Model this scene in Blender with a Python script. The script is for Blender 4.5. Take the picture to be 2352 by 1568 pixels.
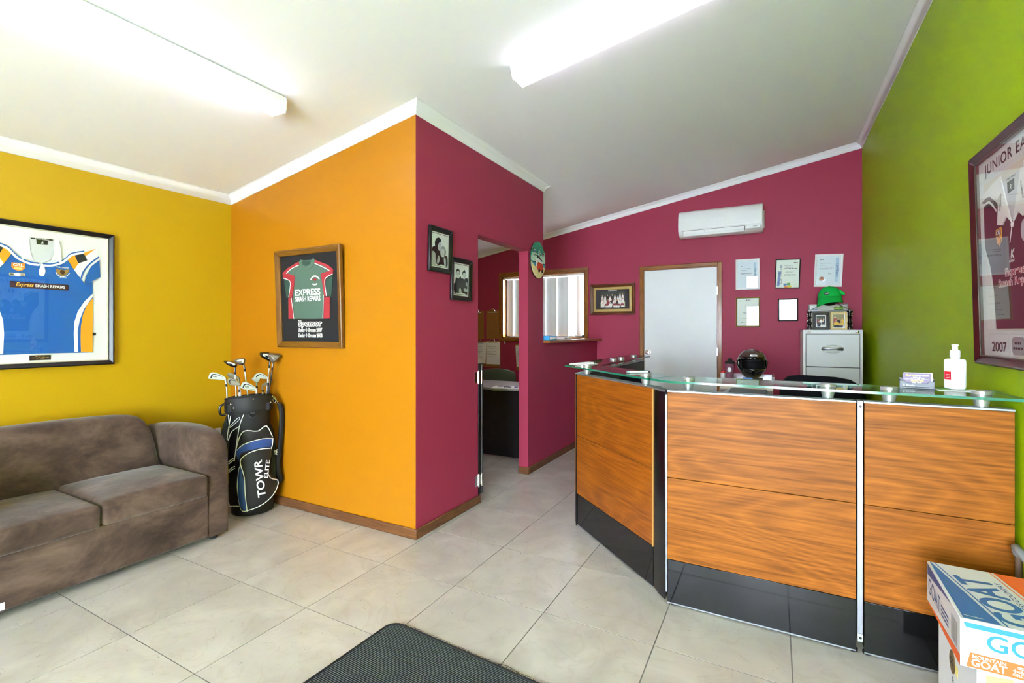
import bpy, bmesh, math, random
from mathutils import Vector, Matrix
PI = math.pi
random.seed(7)
scene = bpy.context.scene
for o in list(bpy.data.objects):
    bpy.data.objects.remove(o, do_unlink=True)
COL = scene.collection

# ------------------------------------------------------------------ camera
YAW = 0.496238
cam_d = bpy.data.cameras.new('camera')
cam_d.sensor_fit = 'HORIZONTAL'; cam_d.sensor_width = 36.0
cam_d.lens = 17.003; cam_d.shift_y = -0.0094; cam_d.clip_start = 0.02
cam = bpy.data.objects.new('camera', cam_d); COL.objects.link(cam)
cam.location = (0, 0, 1.30); cam.rotation_euler = (PI / 2, 0, YAW)
scene.camera = cam

# ------------------------------------------------------------------ sky and exposure
world = bpy.data.worlds.new('sky'); scene.world = world
world.use_nodes = True
wn = world.node_tree.nodes; wl = world.node_tree.links
wn['Background'].inputs['Color'].default_value = (0.81, 0.80, 1.0, 1)
SKY = 19.0
wn['Background'].inputs['Strength'].default_value = SKY
TUBE = 3.8          # fluorescent diffusers
sun_d = bpy.data.lights.new('sun', 'SUN'); sun_d.energy = 22; sun_d.angle = .01; sun_d.color = (1, .94, .96)
sun = bpy.data.objects.new('sun', sun_d); COL.objects.link(sun)          # high sun behind the building, lighting the forecourt
sun.rotation_euler = Vector((-.45, -.42, -.79)).to_track_quat('-Z', 'Y').to_euler()
vs = scene.view_settings
vs.view_transform = 'Standard'; vs.look = 'None'; vs.gamma = 1.0
vs.use_curve_mapping = False; vs.exposure = 1.95

# ------------------------------------------------------------------ materials
def lin(h):
    h = h.lstrip('#')
    c = [int(h[i:i + 2], 16) / 255 for i in (0, 2, 4)]
    return tuple(v / 12.92 if v <= .04045 else ((v + .055) / 1.055) ** 2.4 for v in c) + (1,)

MATS = {}
def mat(name, col, rough=.5, metal=0., spec=.5, var=0., vscale=3., bump=0., bscale=80., coat=0., sheen=0., emit=0.):
    if name in MATS: return MATS[name]
    m = bpy.data.materials.new(name); m.use_nodes = True
    n = m.node_tree.nodes; l = m.node_tree.links; b = n['Principled BSDF']
    c = lin(col) if isinstance(col, str) else tuple(col)
    b.inputs['Base Color'].default_value = c
    b.inputs['Roughness'].default_value = rough
    b.inputs['Metallic'].default_value = metal
    b.inputs['Specular IOR Level'].default_value = spec
    b.inputs['Coat Weight'].default_value = coat
    b.inputs['Coat Roughness'].default_value = .12
    b.inputs['Sheen Weight'].default_value = sheen
    if emit:
        b.inputs['Emission Color'].default_value = c; b.inputs['Emission Strength'].default_value = emit
    if var or bump:
        tc = n.new('ShaderNodeNewGeometry')
    if var:
        nz = n.new('ShaderNodeTexNoise'); nz.inputs['Scale'].default_value = vscale
        nz.inputs['Detail'].default_value = 5
        l.new(tc.outputs['Position'], nz.inputs['Vector'])
        mr = n.new('ShaderNodeMapRange')
        mr.inputs['From Min'].default_value = .3; mr.inputs['From Max'].default_value = .7
        mr.inputs['To Min'].default_value = 1 - var; mr.inputs['To Max'].default_value = 1 + var
        l.new(nz.outputs['Fac'], mr.inputs['Value'])
        mx = n.new('ShaderNodeVectorMath'); mx.operation = 'SCALE'
        mx.inputs[0].default_value = c[:3]
        l.new(mr.outputs['Result'], mx.inputs['Scale'])
        l.new(mx.outputs[0], b.inputs['Base Color'])
    if bump:
        nb = n.new('ShaderNodeTexNoise'); nb.inputs['Scale'].default_value = bscale
        nb.inputs['Detail'].default_value = 3
        l.new(tc.outputs['Position'], nb.inputs['Vector'])
        bp = n.new('ShaderNodeBump'); bp.inputs['Strength'].default_value = bump; bp.inputs['Distance'].default_value = .002
        l.new(nb.outputs['Fac'], bp.inputs['Height']); l.new(bp.outputs['Normal'], b.inputs['Normal'])
    MATS[name] = m
    return m

def wood(name, dark, light, scale=1., along='X', rough=.35, coat=.2, ring=6., fine=1., spec=.3):
    """straight-grained veneer with broad cathedral figure, grain running along one axis"""
    m = bpy.data.materials.new(name); m.use_nodes = True
    n = m.node_tree.nodes; l = m.node_tree.links; b = n['Principled BSDF']
    g = n.new('ShaderNodeTexCoord')
    mp = n.new('ShaderNodeMapping'); mp.vector_type = 'POINT'
    k = {'X': (.6, 2.2, 3.0), 'Y': (2.2, .9, 3.2), 'Z': (3.0, 3.0, .9)}[along]
    mp.inputs['Scale'].default_value = tuple(v * scale for v in k)
    oi = n.new('ShaderNodeObjectInfo'); om = n.new('ShaderNodeVectorMath'); om.operation = 'SCALE'
    om.inputs[0].default_value = (7.3, 3.1, 5.7); l.new(oi.outputs['Random'], om.inputs['Scale'])
    ad = n.new('ShaderNodeVectorMath'); ad.operation = 'ADD'
    l.new(g.outputs['Object'], ad.inputs[0]); l.new(om.outputs[0], ad.inputs[1])
    l.new(ad.outputs[0], mp.inputs['Vector'])
    n1 = n.new('ShaderNodeTexNoise'); n1.inputs['Scale'].default_value = 1.1; n1.inputs['Detail'].default_value = 1.5; n1.inputs['Distortion'].default_value = .2
    l.new(mp.outputs[0], n1.inputs['Vector'])
    mm = n.new('ShaderNodeMath'); mm.operation = 'MULTIPLY'; mm.inputs[1].default_value = ring
    l.new(n1.outputs['Fac'], mm.inputs[0])
    fr = n.new('ShaderNodeMath'); fr.operation = 'PINGPONG'; fr.inputs[1].default_value = .5
    l.new(mm.outputs[0], fr.inputs[0])
    mp2 = n.new('ShaderNodeMapping')
    k2 = {'X': (5, 130, 130), 'Y': (130, 5, 130), 'Z': (130, 130, 5)}[along]
    mp2.inputs['Scale'].default_value = tuple(v * scale * .9 for v in k2)
    l.new(ad.outputs[0], mp2.inputs['Vector'])
    n2 = n.new('ShaderNodeTexNoise'); n2.inputs['Scale'].default_value = 1; n2.inputs['Detail'].default_value = 4
    l.new(mp2.outputs[0], n2.inputs['Vector'])
    pw = n.new('ShaderNodeMath'); pw.operation = 'POWER'; pw.inputs[1].default_value = 1.6
    db = n.new('ShaderNodeMath'); db.operation = 'MULTIPLY'; db.inputs[1].default_value = 2.; l.new(fr.outputs[0], db.inputs[0]); l.new(db.outputs[0], pw.inputs[0])
    mix = n.new('ShaderNodeMath'); mix.operation = 'MULTIPLY_ADD'; mix.inputs[1].default_value = .15
    l.new(pw.outputs[0], mix.inputs[0])
    sc = n.new('ShaderNodeMath'); sc.operation = 'MULTIPLY'; sc.inputs[1].default_value = .8 * fine
    l.new(n2.outputs['Fac'], sc.inputs[0]); l.new(sc.outputs[0], mix.inputs[2])
    cr = n.new('ShaderNodeValToRGB')
    cr.color_ramp.elements[0].position = .18; cr.color_ramp.elements[0].color = lin(dark)
    cr.color_ramp.elements[1].position = .78; cr.color_ramp.elements[1].color = lin(light)
    l.new(mix.outputs[0], cr.inputs['Fac']); l.new(cr.outputs['Color'], b.inputs['Base Color'])
    b.inputs['Roughness'].default_value = rough; b.inputs['Coat Weight'].default_value = coat; b.inputs['Coat Roughness'].default_value = .15
    b.inputs['Specular IOR Level'].default_value = spec
    MATS[name] = m
    return m

def pane(name, tint='#ffffff', gloss=1.0):
    """thin clear sheet: straight-through transparency plus mirror reflection by Fresnel"""
    m = bpy.data.materials.new(name); m.use_nodes = True
    n = m.node_tree.nodes; l = m.node_tree.links; n.remove(n['Principled BSDF'])
    t = n.new('ShaderNodeBsdfTransparent'); t.inputs['Color'].default_value = lin(tint)
    g = n.new('ShaderNodeBsdfGlossy'); g.inputs['Roughness'].default_value = .01
    f = n.new('ShaderNodeLayerWeight')                        # Schlick: same from both sides of the sheet
    pw = n.new('ShaderNodeMath'); pw.operation = 'POWER'; pw.inputs[1].default_value = 5
    l.new(f.outputs['Facing'], pw.inputs[0])
    k = n.new('ShaderNodeMath'); k.operation = 'MULTIPLY_ADD'; k.use_clamp = True
    k.inputs[1].default_value = .92 * gloss; k.inputs[2].default_value = .045 * gloss
    x = n.new('ShaderNodeMixShader')
    l.new(pw.outputs[0], k.inputs[0]); l.new(k.outputs[0], x.inputs['Fac'])
    l.new(t.outputs[0], x.inputs[1]); l.new(g.outputs[0], x.inputs[2])
    l.new(x.outputs[0], n['Material Output'].inputs['Surface'])
    MATS[name] = m
    return m

def tile_material():
    m = bpy.data.materials.new('floor_tile'); m.use_nodes = True
    n = m.node_tree.nodes; l = m.node_tree.links; b = n['Principled BSDF']
    g = n.new('ShaderNodeTexCoord'); oi = n.new('ShaderNodeObjectInfo')
    om = n.new('ShaderNodeVectorMath'); om.operation = 'SCALE'; om.inputs[0].default_value = (31, 17, 23)
    l.new(oi.outputs['Random'], om.inputs['Scale'])
    ad = n.new('ShaderNodeVectorMath'); ad.operation = 'ADD'
    l.new(g.outputs['Object'], ad.inputs[0]); l.new(om.outputs[0], ad.inputs[1])
    n1 = n.new('ShaderNodeTexNoise'); n1.inputs['Scale'].default_value = 3.2; n1.inputs['Detail'].default_value = 7; n1.inputs['Distortion'].default_value = 1.2
    l.new(ad.outputs[0], n1.inputs['Vector'])
    cr = n.new('ShaderNodeValToRGB'); e = cr.color_ramp.elements
    e[0].position = .32; e[0].color = lin('#b4afa6'); e[1].position = .68; e[1].color = lin('#cac5bc')
    l.new(n1.outputs['Fac'], cr.inputs['Fac'])
    n2 = n.new('ShaderNodeTexNoise'); n2.inputs['Scale'].default_value = 2.2; n2.inputs['Detail'].default_value = 3; n2.inputs['Distortion'].default_value = 2.5
    l.new(ad.outputs[0], n2.inputs['Vector'])
    vein = n.new('ShaderNodeValToRGB'); v = vein.color_ramp.elements
    v[0].position = .475; v[0].color = (0, 0, 0, 1); v[1].position = .5; v[1].color = (1, 1, 1, 1)
    v3 = vein.color_ramp.elements.new(.525); v3.color = (0, 0, 0, 1)
    l.new(n2.outputs['Fac'], vein.inputs['Fac'])
    sc = n.new('ShaderNodeMath'); sc.operation = 'MULTIPLY'; sc.inputs[1].default_value = .14
    l.new(vein.outputs['Color'], sc.inputs[0])
    mx = n.new('ShaderNodeMix'); mx.data_type = 'RGBA'; l.new(sc.outputs[0], mx.inputs['Factor'])
    l.new(cr.outputs['Color'], mx.inputs['A']); mx.inputs['B'].default_value = lin('#8d7358')
    # grit and scuffs on the glaze
    n3 = n.new('ShaderNodeTexNoise'); n3.inputs['Scale'].default_value = 70; n3.inputs['Detail'].default_value = 2
    l.new(ad.outputs[0], n3.inputs['Vector'])
    dr = n.new('ShaderNodeMapRange'); dr.inputs['From Min'].default_value = .24; dr.inputs['From Max'].default_value = .29
    dr.inputs['To Min'].default_value = .55; dr.inputs['To Max'].default_value = 1
    l.new(n3.outputs['Fac'], dr.inputs['Value'])
    sm = n.new('ShaderNodeVectorMath'); sm.operation = 'SCALE'
    l.new(mx.outputs['Result'], sm.inputs[0]); l.new(dr.outputs['Result'], sm.inputs['Scale'])
    l.new(sm.outputs[0], b.inputs['Base Color'])
    b.inputs['Roughness'].default_value = .3; b.inputs['Specular IOR Level'].default_value = .55
    return m

def suede_material():
    m = bpy.data.materials.new('brown_suede'); m.use_nodes = True
    n = m.node_tree.nodes; l = m.node_tree.links; b = n['Principled BSDF']
    g = n.new('ShaderNodeNewGeometry')
    mp = n.new('ShaderNodeMapping'); mp.inputs['Scale'].default_value = (2.2, 1.5, 2.6); mp.inputs['Rotation'].default_value = (.3, .5, .4)
    l.new(g.outputs['Position'], mp.inputs['Vector'])
    n1 = n.new('ShaderNodeTexNoise'); n1.inputs['Scale'].default_value = 2.1; n1.inputs['Detail'].default_value = 9; n1.inputs['Roughness'].default_value = .66; n1.inputs['Distortion'].default_value = .35
    l.new(mp.outputs[0], n1.inputs['Vector'])
    cr = n.new('ShaderNodeValToRGB'); e = cr.color_ramp.elements
    e[0].position = .3; e[0].color = lin('#33261f'); e[1].position = .74; e[1].color = lin('#7d6758')
    md = cr.color_ramp.elements.new(.5); md.color = lin('#55443a')
    l.new(n1.outputs['Fac'], cr.inputs['Fac']); l.new(cr.outputs['Color'], b.inputs['Base Color'])
    b.inputs['Roughness'].default_value = .85; b.inputs['Specular IOR Level'].default_value = .15
    b.inputs['Sheen Weight'].default_value = .35; b.inputs['Sheen Roughness'].default_value = .4
    n2 = n.new('ShaderNodeTexNoise'); n2.inputs['Scale'].default_value = 14; n2.inputs['Detail'].default_value = 4
    l.new(g.outputs['Position'], n2.inputs['Vector'])
    bp = n.new('ShaderNodeBump'); bp.inputs['Strength'].default_value = .35; bp.inputs['Distance'].default_value = .012
    l.new(n2.outputs['Fac'], bp.inputs['Height']); l.new(bp.outputs['Normal'], b.inputs['Normal'])
    return m

def mat_carpet():
    m = bpy.data.materials.new('ribbed_carpet'); m.use_nodes = True
    n = m.node_tree.nodes; l = m.node_tree.links; b = n['Principled BSDF']
    g = n.new('ShaderNodeTexCoord')
    w = n.new('ShaderNodeTexWave'); w.wave_type = 'BANDS'; w.bands_direction = 'Y'; w.inputs['Scale'].default_value = 40
    w.inputs['Distortion'].default_value = .4; w.inputs['Detail'].default_value = 1
    l.new(g.outputs['Object'], w.inputs['Vector'])
    mp = n.new('ShaderNodeMapping'); mp.inputs['Scale'].default_value = (18, 150, 1)
    l.new(g.outputs['Object'], mp.inputs['Vector'])
    n1 = n.new('ShaderNodeTexNoise'); n1.inputs['Scale'].default_value = 1.6; n1.inputs['Detail'].default_value = 3
    l.new(mp.outputs[0], n1.inputs['Vector'])
    ml = n.new('ShaderNodeMath'); ml.operation = 'MULTIPLY'
    l.new(w.outputs['Fac'], ml.inputs[0]); l.new(n1.outputs['Fac'], ml.inputs[1])
    cr = n.new('ShaderNodeValToRGB'); e = cr.color_ramp.elements
    e[0].position = .05; e[0].color = lin('#1c2022'); e[1].position = .62; e[1].color = lin('#6d7472')
    l.new(ml.outputs[0], cr.inputs['Fac']); l.new(cr.outputs['Color'], b.inputs['Base Color'])
    b.inputs['Roughness'].default_value = .95; b.inputs['Specular IOR Level'].default_value = .1
    bp = n.new('ShaderNodeBump'); bp.inputs['Strength'].default_value = .8; bp.inputs['Distance'].default_value = .003
    l.new(w.outputs['Fac'], bp.inputs['Height']); l.new(bp.outputs['Normal'], b.inputs['Normal'])
    return m

def slat_material():
    m = bpy.data.materials.new('blind_fabric'); m.use_nodes = True
    n = m.node_tree.nodes; l = m.node_tree.links; n.remove(n['Principled BSDF'])
    d = n.new('ShaderNodeBsdfDiffuse'); d.inputs['Color'].default_value = lin('#f0f2f2')
    t = n.new('ShaderNodeBsdfTranslucent'); t.inputs['Color'].default_value = lin('#d6dde0')
    x = n.new('ShaderNodeMixShader'); x.inputs['Fac'].default_value = .045
    l.new(d.outputs[0], x.inputs[1]); l.new(t.outputs[0], x.inputs[2])
    l.new(x.outputs[0], n['Material Output'].inputs['Surface'])
    return m

M_YEL = mat('yellow_paint', '#c09a12', .45, spec=.25, bump=.05, bscale=300)
M_ORG = mat('orange_paint', '#b4740c', .4, spec=.3, bump=.05, bscale=300)
M_MAR = mat('maroon_paint', '#a23650', .5, spec=.2, bump=.05, bscale=300)
M_GRN = mat('green_paint', '#9dbb02', .45, spec=.2, bump=.05, bscale=300)
M_CEIL = mat('ceiling_paint', '#efeff1', .8, spec=.2)
M_CORN = mat('cornice_paint', '#f2f1f5', .5, spec=.3)
M_TILE = tile_material()
M_GROUT = mat('grout', '#7c7974', .9, var=.25, vscale=8)
M_SKIRT = wood('skirting_timber', '#4a2c17', '#8a5a34', 2.0, 'X', .45, .1)
M_SKIRTY = wood('skirting_timber_long', '#4a2c17', '#8a5a34', 2.0, 'Y', .45, .1)
M_TRIMX = wood('stained_trim_across', '#6b3f12', '#a96b25', 2.0, 'X', .35, .3)
M_TRIMZ = wood('stained_trim_upright', '#6b3f12', '#a96b25', 2.0, 'Z', .35, .3)
M_TRIMY = wood('stained_trim_deep', '#6b3f12', '#a96b25', 2.0, 'Y', .35, .3)
M_WHITE = mat('white_enamel', '#e9eaea', .35)
M_DOOR = mat('door_white', '#dfe2e2', .4, var=.02)
M_PLAST = mat('white_plastic', '#eceeed', .3)
M_BLACK = mat('black_satin', '#0d0d0f', .35)
M_BLKM = mat('black_matt', '#141416', .75)
M_CHROME = mat('chrome', '#d8d8d8', .12, 1.)
M_ALU = mat('brushed_aluminium', '#a2a6ab', .38, .8, bump=.05, bscale=200)
M_STEEL = mat('steel', '#c4c7c9', .34, .75)
M_GLASS = pane('window_glass', '#f4fbf8', .9)
M_PIC = pane('picture_glass', '#ffffff', 1.5)
M_SUEDE = suede_material()
M_BLIND = slat_material()
M_DGLASS = pane('desk_glass', '#d3ece2', 1.0)
M_GEDGE = mat('glass_edge', '#167055', .1, spec=.6)
M_PAPER = mat('paper', '#f1f2f0', .6)
M_INK = mat('ink', '#33363a', .6)

# ------------------------------------------------------------------ mesh helpers
def B(): return bmesh.new()
def box(bm, x0, x1, y0, y1, z0, z1):
    v = [bm.verts.new(p) for p in ((x0, y0, z0), (x1, y0, z0), (x1, y1, z0), (x0, y1, z0), (x0, y0, z1), (x1, y0, z1), (x1, y1, z1), (x0, y1, z1))]
    for f in ((3, 2, 1, 0), (4, 5, 6, 7), (0, 1, 5, 4), (1, 2, 6, 5), (2, 3, 7, 6), (3, 0, 4, 7)):
        bm.faces.new([v[i] for i in f])
    return bm
def area2(p): return sum(p[i][0] * p[(i + 1) % len(p)][1] - p[(i + 1) % len(p)][0] * p[i][1] for i in range(len(p)))
def prism(bm, pts, a, b, plane='xz'):
    """extrude a 2-D outline between two offsets along the third axis"""
    pts = list(pts)
    if area2(pts) < 0: pts.reverse()
    def P(p, t): return {'xz': (p[0], t, p[1]), 'xy': (p[0], p[1], t), 'yz': (t, p[0], p[1])}[plane]
    lo, hi = min(a, b), max(a, b)
    A = [bm.verts.new(P(p, lo)) for p in pts]; C = [bm.verts.new(P(p, hi)) for p in pts]
    n = len(pts)
    bm.faces.new(A); bm.faces.new(C[::-1])
    for i in range(n):
        bm.faces.new((A[i], A[(i + 1) % n], C[(i + 1) % n], C[i]))
    bmesh.ops.recalc_face_normals(bm, faces=bm.faces)
    return bm
def flat(bm, pts, y):
    pts = list(pts)
    if area2(pts) < 0: pts.reverse()
    bm.faces.new([bm.verts.new((p[0], y, p[1])) for p in pts]); return bm
def ribbon(bm, pts, w, y):
    """flat strip of constant width along a polyline, mitred at the bends"""
    n = len(pts); L, Rr = [], []
    for i in range(n):
        a, b = pts[max(i - 1, 0)], pts[min(i + 1, n - 1)]
        d = math.hypot(b[0] - a[0], b[1] - a[1]) or 1
        nx, nz = -(b[1] - a[1]) / d * w / 2, (b[0] - a[0]) / d * w / 2
        L.append(bm.verts.new((pts[i][0] + nx, y, pts[i][1] + nz))); Rr.append(bm.verts.new((pts[i][0] - nx, y, pts[i][1] - nz)))
    for i in range(n - 1): bm.faces.new((Rr[i], Rr[i + 1], L[i + 1], L[i]))
    return bm
def tube(bm, pts, r, n=8, cap=True, closed=False):
    pts = [Vector(p) for p in pts]; rs = r if isinstance(r, (list, tuple)) else [r] * len(pts)
    rings = []; up = None
    for i, p in enumerate(pts):
        a = pts[i - 1] if (i or closed) else p; c = pts[(i + 1) % len(pts)] if (i < len(pts) - 1 or closed) else p
        t = (c - a).normalized()
        if up is None:
            up = Vector((0, 0, 1)) if abs(t.z) < .9 else Vector((1, 0, 0))
        s = t.cross(up).normalized(); up = s.cross(t).normalized()
        rings.append([bm.verts.new(p + (s * math.cos(2 * PI * k / n) + up * math.sin(2 * PI * k / n)) * rs[i]) for k in range(n)])
    loft(bm, rings, cap and not closed, closed)
    return bm
def loft(bm, rings, cap=True, closed=False):
    n = len(rings[0])
    for i in range(len(rings) - (0 if closed else 1)):
        a, b = rings[i], rings[(i + 1) % len(rings)]
        for k in range(n):
            bm.faces.new((a[k], a[(k + 1) % n], b[(k + 1) % n], b[k]))
    if cap:
        bm.faces.new(rings[0][::-1]); bm.faces.new(rings[-1])
    bmesh.ops.recalc_face_normals(bm, faces=bm.faces)
    return bm
def lathe(bm, prof, n=24, c=(0, 0), sx=1., sy=1., axis='z', e=1.):
    rings = []
    for r, z in prof:
        ring = []
        for k in range(n):
            a = 2 * PI * k / n; ca, sa = math.cos(a), math.sin(a)
            x = math.copysign(abs(ca) ** e, ca) * r * sx; y = math.copysign(abs(sa) ** e, sa) * r * sy
            ring.append(bm.verts.new((c[0] + x, c[1] + y, z) if axis == 'z' else (c[0] + x, z, c[1] + y) if axis == 'y' else (z, c[0] + x, c[1] + y)))
        rings.append(ring)
    return loft(bm, rings)
def ball(bm, c, r, n=12, m=8, s=(1, 1, 1)):
    prof = [(max(1e-4, r * math.sin(PI * i / m)), -r * math.cos(PI * i / m)) for i in range(m + 1)]
    rings = [[bm.verts.new((c[0] + q * math.cos(2 * PI * k / n) * s[0], c[1] + q * math.sin(2 * PI * k / n) * s[1], c[2] + z * s[2])) for k in range(n)] for q, z in prof]
    return loft(bm, rings)
def xform(bm, M):
    bmesh.ops.transform(bm, matrix=M, verts=bm.verts); return bm
def circle(cx, cz, r, n=20, rz=None):
    return [(cx + r * math.cos(2 * PI * k / n), cz + (rz or r) * math.sin(2 * PI * k / n)) for k in range(n)]
def rrect(x0, x1, z0, z1, r, n=5):
    o = []
    for cx, cz, a in ((x1 - r, z1 - r, 0), (x0 + r, z1 - r, 90), (x0 + r, z0 + r, 180), (x1 - r, z0 + r, 270)):
        for k in range(n + 1):
            t = math.radians(a + 90 * k / n); o.append((cx + r * math.cos(t), cz + r * math.sin(t)))
    return o
def smoothpts(p, k=4, closed=True):
    o = []; n = len(p)
    for i in range(n if closed else n - 1):
        if closed: a, b, c, d = p[i - 1], p[i], p[(i + 1) % n], p[(i + 2) % n]
        else: a, b, c, d = p[max(i - 1, 0)], p[i], p[i + 1], p[min(i + 2, n - 1)]
        for j in range(k):
            t = j / k
            o.append(tuple(.5 * (2 * b[m] + (c[m] - a[m]) * t + (2 * a[m] - 5 * b[m] + 4 * c[m] - d[m]) * t * t + (3 * b[m] - a[m] - 3 * c[m] + d[m]) * t ** 3) for m in range(len(b))))
    if not closed: o.append(tuple(p[-1]))
    return o

def mesh_of(name, bm, m, smooth=False, angle=40):
    me = bpy.data.meshes.new(name); bm.to_mesh(me); bm.free()
    for mm in (m if isinstance(m, (list, tuple)) else [m]): me.materials.append(mm)
    if smooth:
        for p in me.polygons: p.use_smooth = True
        me.set_sharp_from_angle(angle=math.radians(angle))
    return me
def obj(name, bm, m, parent=None, bevel=0., seg=2, smooth=False, sub=0, angle=40, loc=None, rot=None):
    me = mesh_of(name, bm, m, smooth or sub > 0 or bevel > 0, angle if not sub else 180)
    o = bpy.data.objects.new(name, me); COL.objects.link(o)
    if parent is not None: o.parent = parent
    if loc: o.location = loc
    if rot: o.rotation_euler = rot
    if bevel:
        b = o.modifiers.new('bevel', 'BEVEL'); b.width = bevel; b.segments = seg; b.limit_method = 'ANGLE'; b.angle_limit = math.radians(35)
    if sub:
        s = o.modifiers.new('subdivision', 'SUBSURF'); s.levels = sub; s.render_levels = sub
    return o
def thing(name, label, cat, loc=(0, 0, 0), rotz=0., group=None, rot=None):
    o = bpy.data.objects.new(name, None); COL.objects.link(o); o.empty_display_size = .1
    o.location = loc; o.rotation_euler = rot or (0, 0, rotz)
    return tag(o, label, cat, group)
def tag(o, label, cat, group=None):
    o['label'] = label; o['category'] = cat
    if group: o['group'] = group
    return o
def struct(name, bm, m, **k):
    o = obj(name, bm, m, **k); o['kind'] = 'structure'; return o

def text(body, size, m, parent, x, z, y, align='CENTER', bold=0., shear=0., sx=1., rot=0., name='lettering', M=None, width=None, space=1.):
    """flat lettering; x,z is the anchor of the baseline, facing -y"""
    cu = bpy.data.curves.new('t', 'FONT'); cu.body = body; cu.size = size; cu.align_x = align
    cu.offset = bold * size; cu.shear = shear; cu.resolution_u = 4; cu.space_character = space
    t = bpy.data.objects.new('t', cu); COL.objects.link(t)
    bpy.context.view_layer.update()
    me = bpy.data.meshes.new_from_object(t.evaluated_get(bpy.context.evaluated_depsgraph_get()))
    bpy.data.objects.remove(t, do_unlink=True); bpy.data.curves.remove(cu)
    if width and len(me.vertices):
        xs = [v.co.x for v in me.vertices]; sx = width / (max(xs) - min(xs))
    if M is None:
        M = Matrix.Translation((x, y, z)) @ Matrix.Rotation(-rot, 4, 'Y') @ Matrix.Rotation(PI / 2, 4, 'X') @ Matrix.Diagonal((sx, 1, 1, 1))
    else:
        M = M @ Matrix.Diagonal((sx, 1, 1, 1))
    me.transform(M); me.name = name
    me.materials.clear(); me.materials.append(m)
    o = bpy.data.objects.new(name, me); COL.objects.link(o); o.parent = parent
    return o
def lines(parent, m, rows, y, h=.004, name='print_lines'):
    """rows of unreadably small print: (x0, x1, z)"""
    bm = B()
    for x0, x1, z in rows:
        x = x0
        while x < x1:
            w = min(random.uniform(.008, .026), x1 - x)
            flat(bm, [(x, z), (x + w, z), (x + w, z + h), (x, z + h)], y); x += w + .004
    return obj(name, bm, m, parent)
def frame_rails(parent, W, H, w, d, m_h, m_v, lip=.004, y0=0., bevel=.004):
    """four mitred rails; back at y0, front at y0-d, sloping in a little"""
    def rail(a, b, inward):
        bm = B(); ax, az = a; bx, bz = b; ix, iz = inward
        L = ((bx - ax), (bz - az)); ln = math.hypot(*L); tx, tz = L[0] / ln, L[1] / ln
        prof = [(0, y0), (0, y0 - d), (w * .25, y0 - d - lip), (w, y0 - d * .6), (w, y0)]
        r0 = [bm.verts.new((ax + ix * o + tx * o, yy, az + iz * o + tz * o)) for o, yy in prof]
        r1 = [bm.verts.new((bx + ix * o - tx * o, yy, bz + iz * o - tz * o)) for o, yy in prof]
        loft(bm, [r0, r1]); return bm
    h, v = H / 2, W / 2
    obj('frame_rail', rail((-v, h), (v, h), (0, -1)), m_h, parent, bevel=bevel)
    obj('frame_rail', rail((-v, -h), (v, -h), (0, 1)), m_h, parent, bevel=bevel)
    obj('frame_rail', rail((-v, -h), (-v, h), (1, 0)), m_v, parent, bevel=bevel)
    obj('frame_rail', rail((v, -h), (v, h), (-1, 0)), m_v, parent, bevel=bevel)

def people(parent, x0, x1, z0, z1, y, ground, sky, rows, tops, seed, skin=('#d2a98c', '#b98a6c', '#e0c0a6')):
    """a printed snapshot: ground and sky with rows of figures as flat colour shapes"""
    rnd = random.Random(seed); zm = z0 + (z1 - z0) * .34
    for nm, c, a, b in (('print_ground', ground, z0, zm), ('print_sky', sky, zm, z1)):
        obj(nm, flat(B(), [(x0, a), (x1, a), (x1, b), (x0, b)], y), mat('snap' + c, c, .5), parent)
    k = 0
    for r, n in enumerate(rows):
        w = (x1 - x0) * .94 / n; h = (z1 - z0) * (.80 - .24 * r)
        for i in range(n):
            k += 1; yy = y - .0002 - .00004 * k
            cx = x0 + (x1 - x0) * .03 + w * (i + .5) + rnd.uniform(-.1, .1) * w; hh = h * rnd.uniform(.88, 1.04)
            hr = min(w * .26, hh * .13); t = rnd.choice(tops)
            body = [(cx - w * .42, z0 + hh * .30), (cx - w * .46, z0 + hh * .62), (cx - w * .30, z0 + hh - hr * 2.2), (cx + w * .30, z0 + hh - hr * 2.2), (cx + w * .46, z0 + hh * .62), (cx + w * .42, z0 + hh * .30)]
            obj('print_figure', flat(B(), body, yy), mat('snap' + t, t, .5), parent)
            lg = rnd.choice(['#16171c', '#e6e4df', '#2b3a5a'])
            obj('print_legs', flat(B(), [(cx - w * .30, z0 + .001), (cx + w * .30, z0 + .001), (cx + w * .34, z0 + hh * .31), (cx - w * .34, z0 + hh * .31)], yy - .00001), mat('snap' + lg, lg, .5), parent)
            sk_ = rnd.choice(skin); obj('print_head', flat(B(), circle(cx, z0 + hh - hr, hr, 10, hr * 1.15), yy - .00002), mat('snap' + sk_, sk_, .5), parent)

# ------------------------------------------------------------------ the room
XL, XR, YF, YB = -3.893, .775, -3.0, 5.913
YO, XP, XPB = 2.38, -1.975, -2.07            # orange return wall face, partition faces
def cz(x): return 2.724 + .1715 * (x - XP)
def slab_wall(bm, x0, x1, y0, y1, z0=-.06, z1=None, over=.05):
    """wall piece whose top follows the sloping ceiling"""
    if z1 is not None: return box(bm, x0, x1, y0, y1, z0, z1)
    v = [bm.verts.new(p) for p in ((x0, y0, z0), (x1, y0, z0), (x1, y1, z0), (x0, y1, z0), (x0, y0, cz(x0) + over), (x1, y0, cz(x1) + over), (x1, y1, cz(x1) + over), (x0, y1, cz(x0) + over))]
    for f in ((3, 2, 1, 0), (4, 5, 6, 7), (0, 1, 5, 4), (1, 2, 6, 5), (2, 3, 7, 6), (3, 0, 4, 7)):
        bm.faces.new([v[i] for i in f])
    return bm

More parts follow.
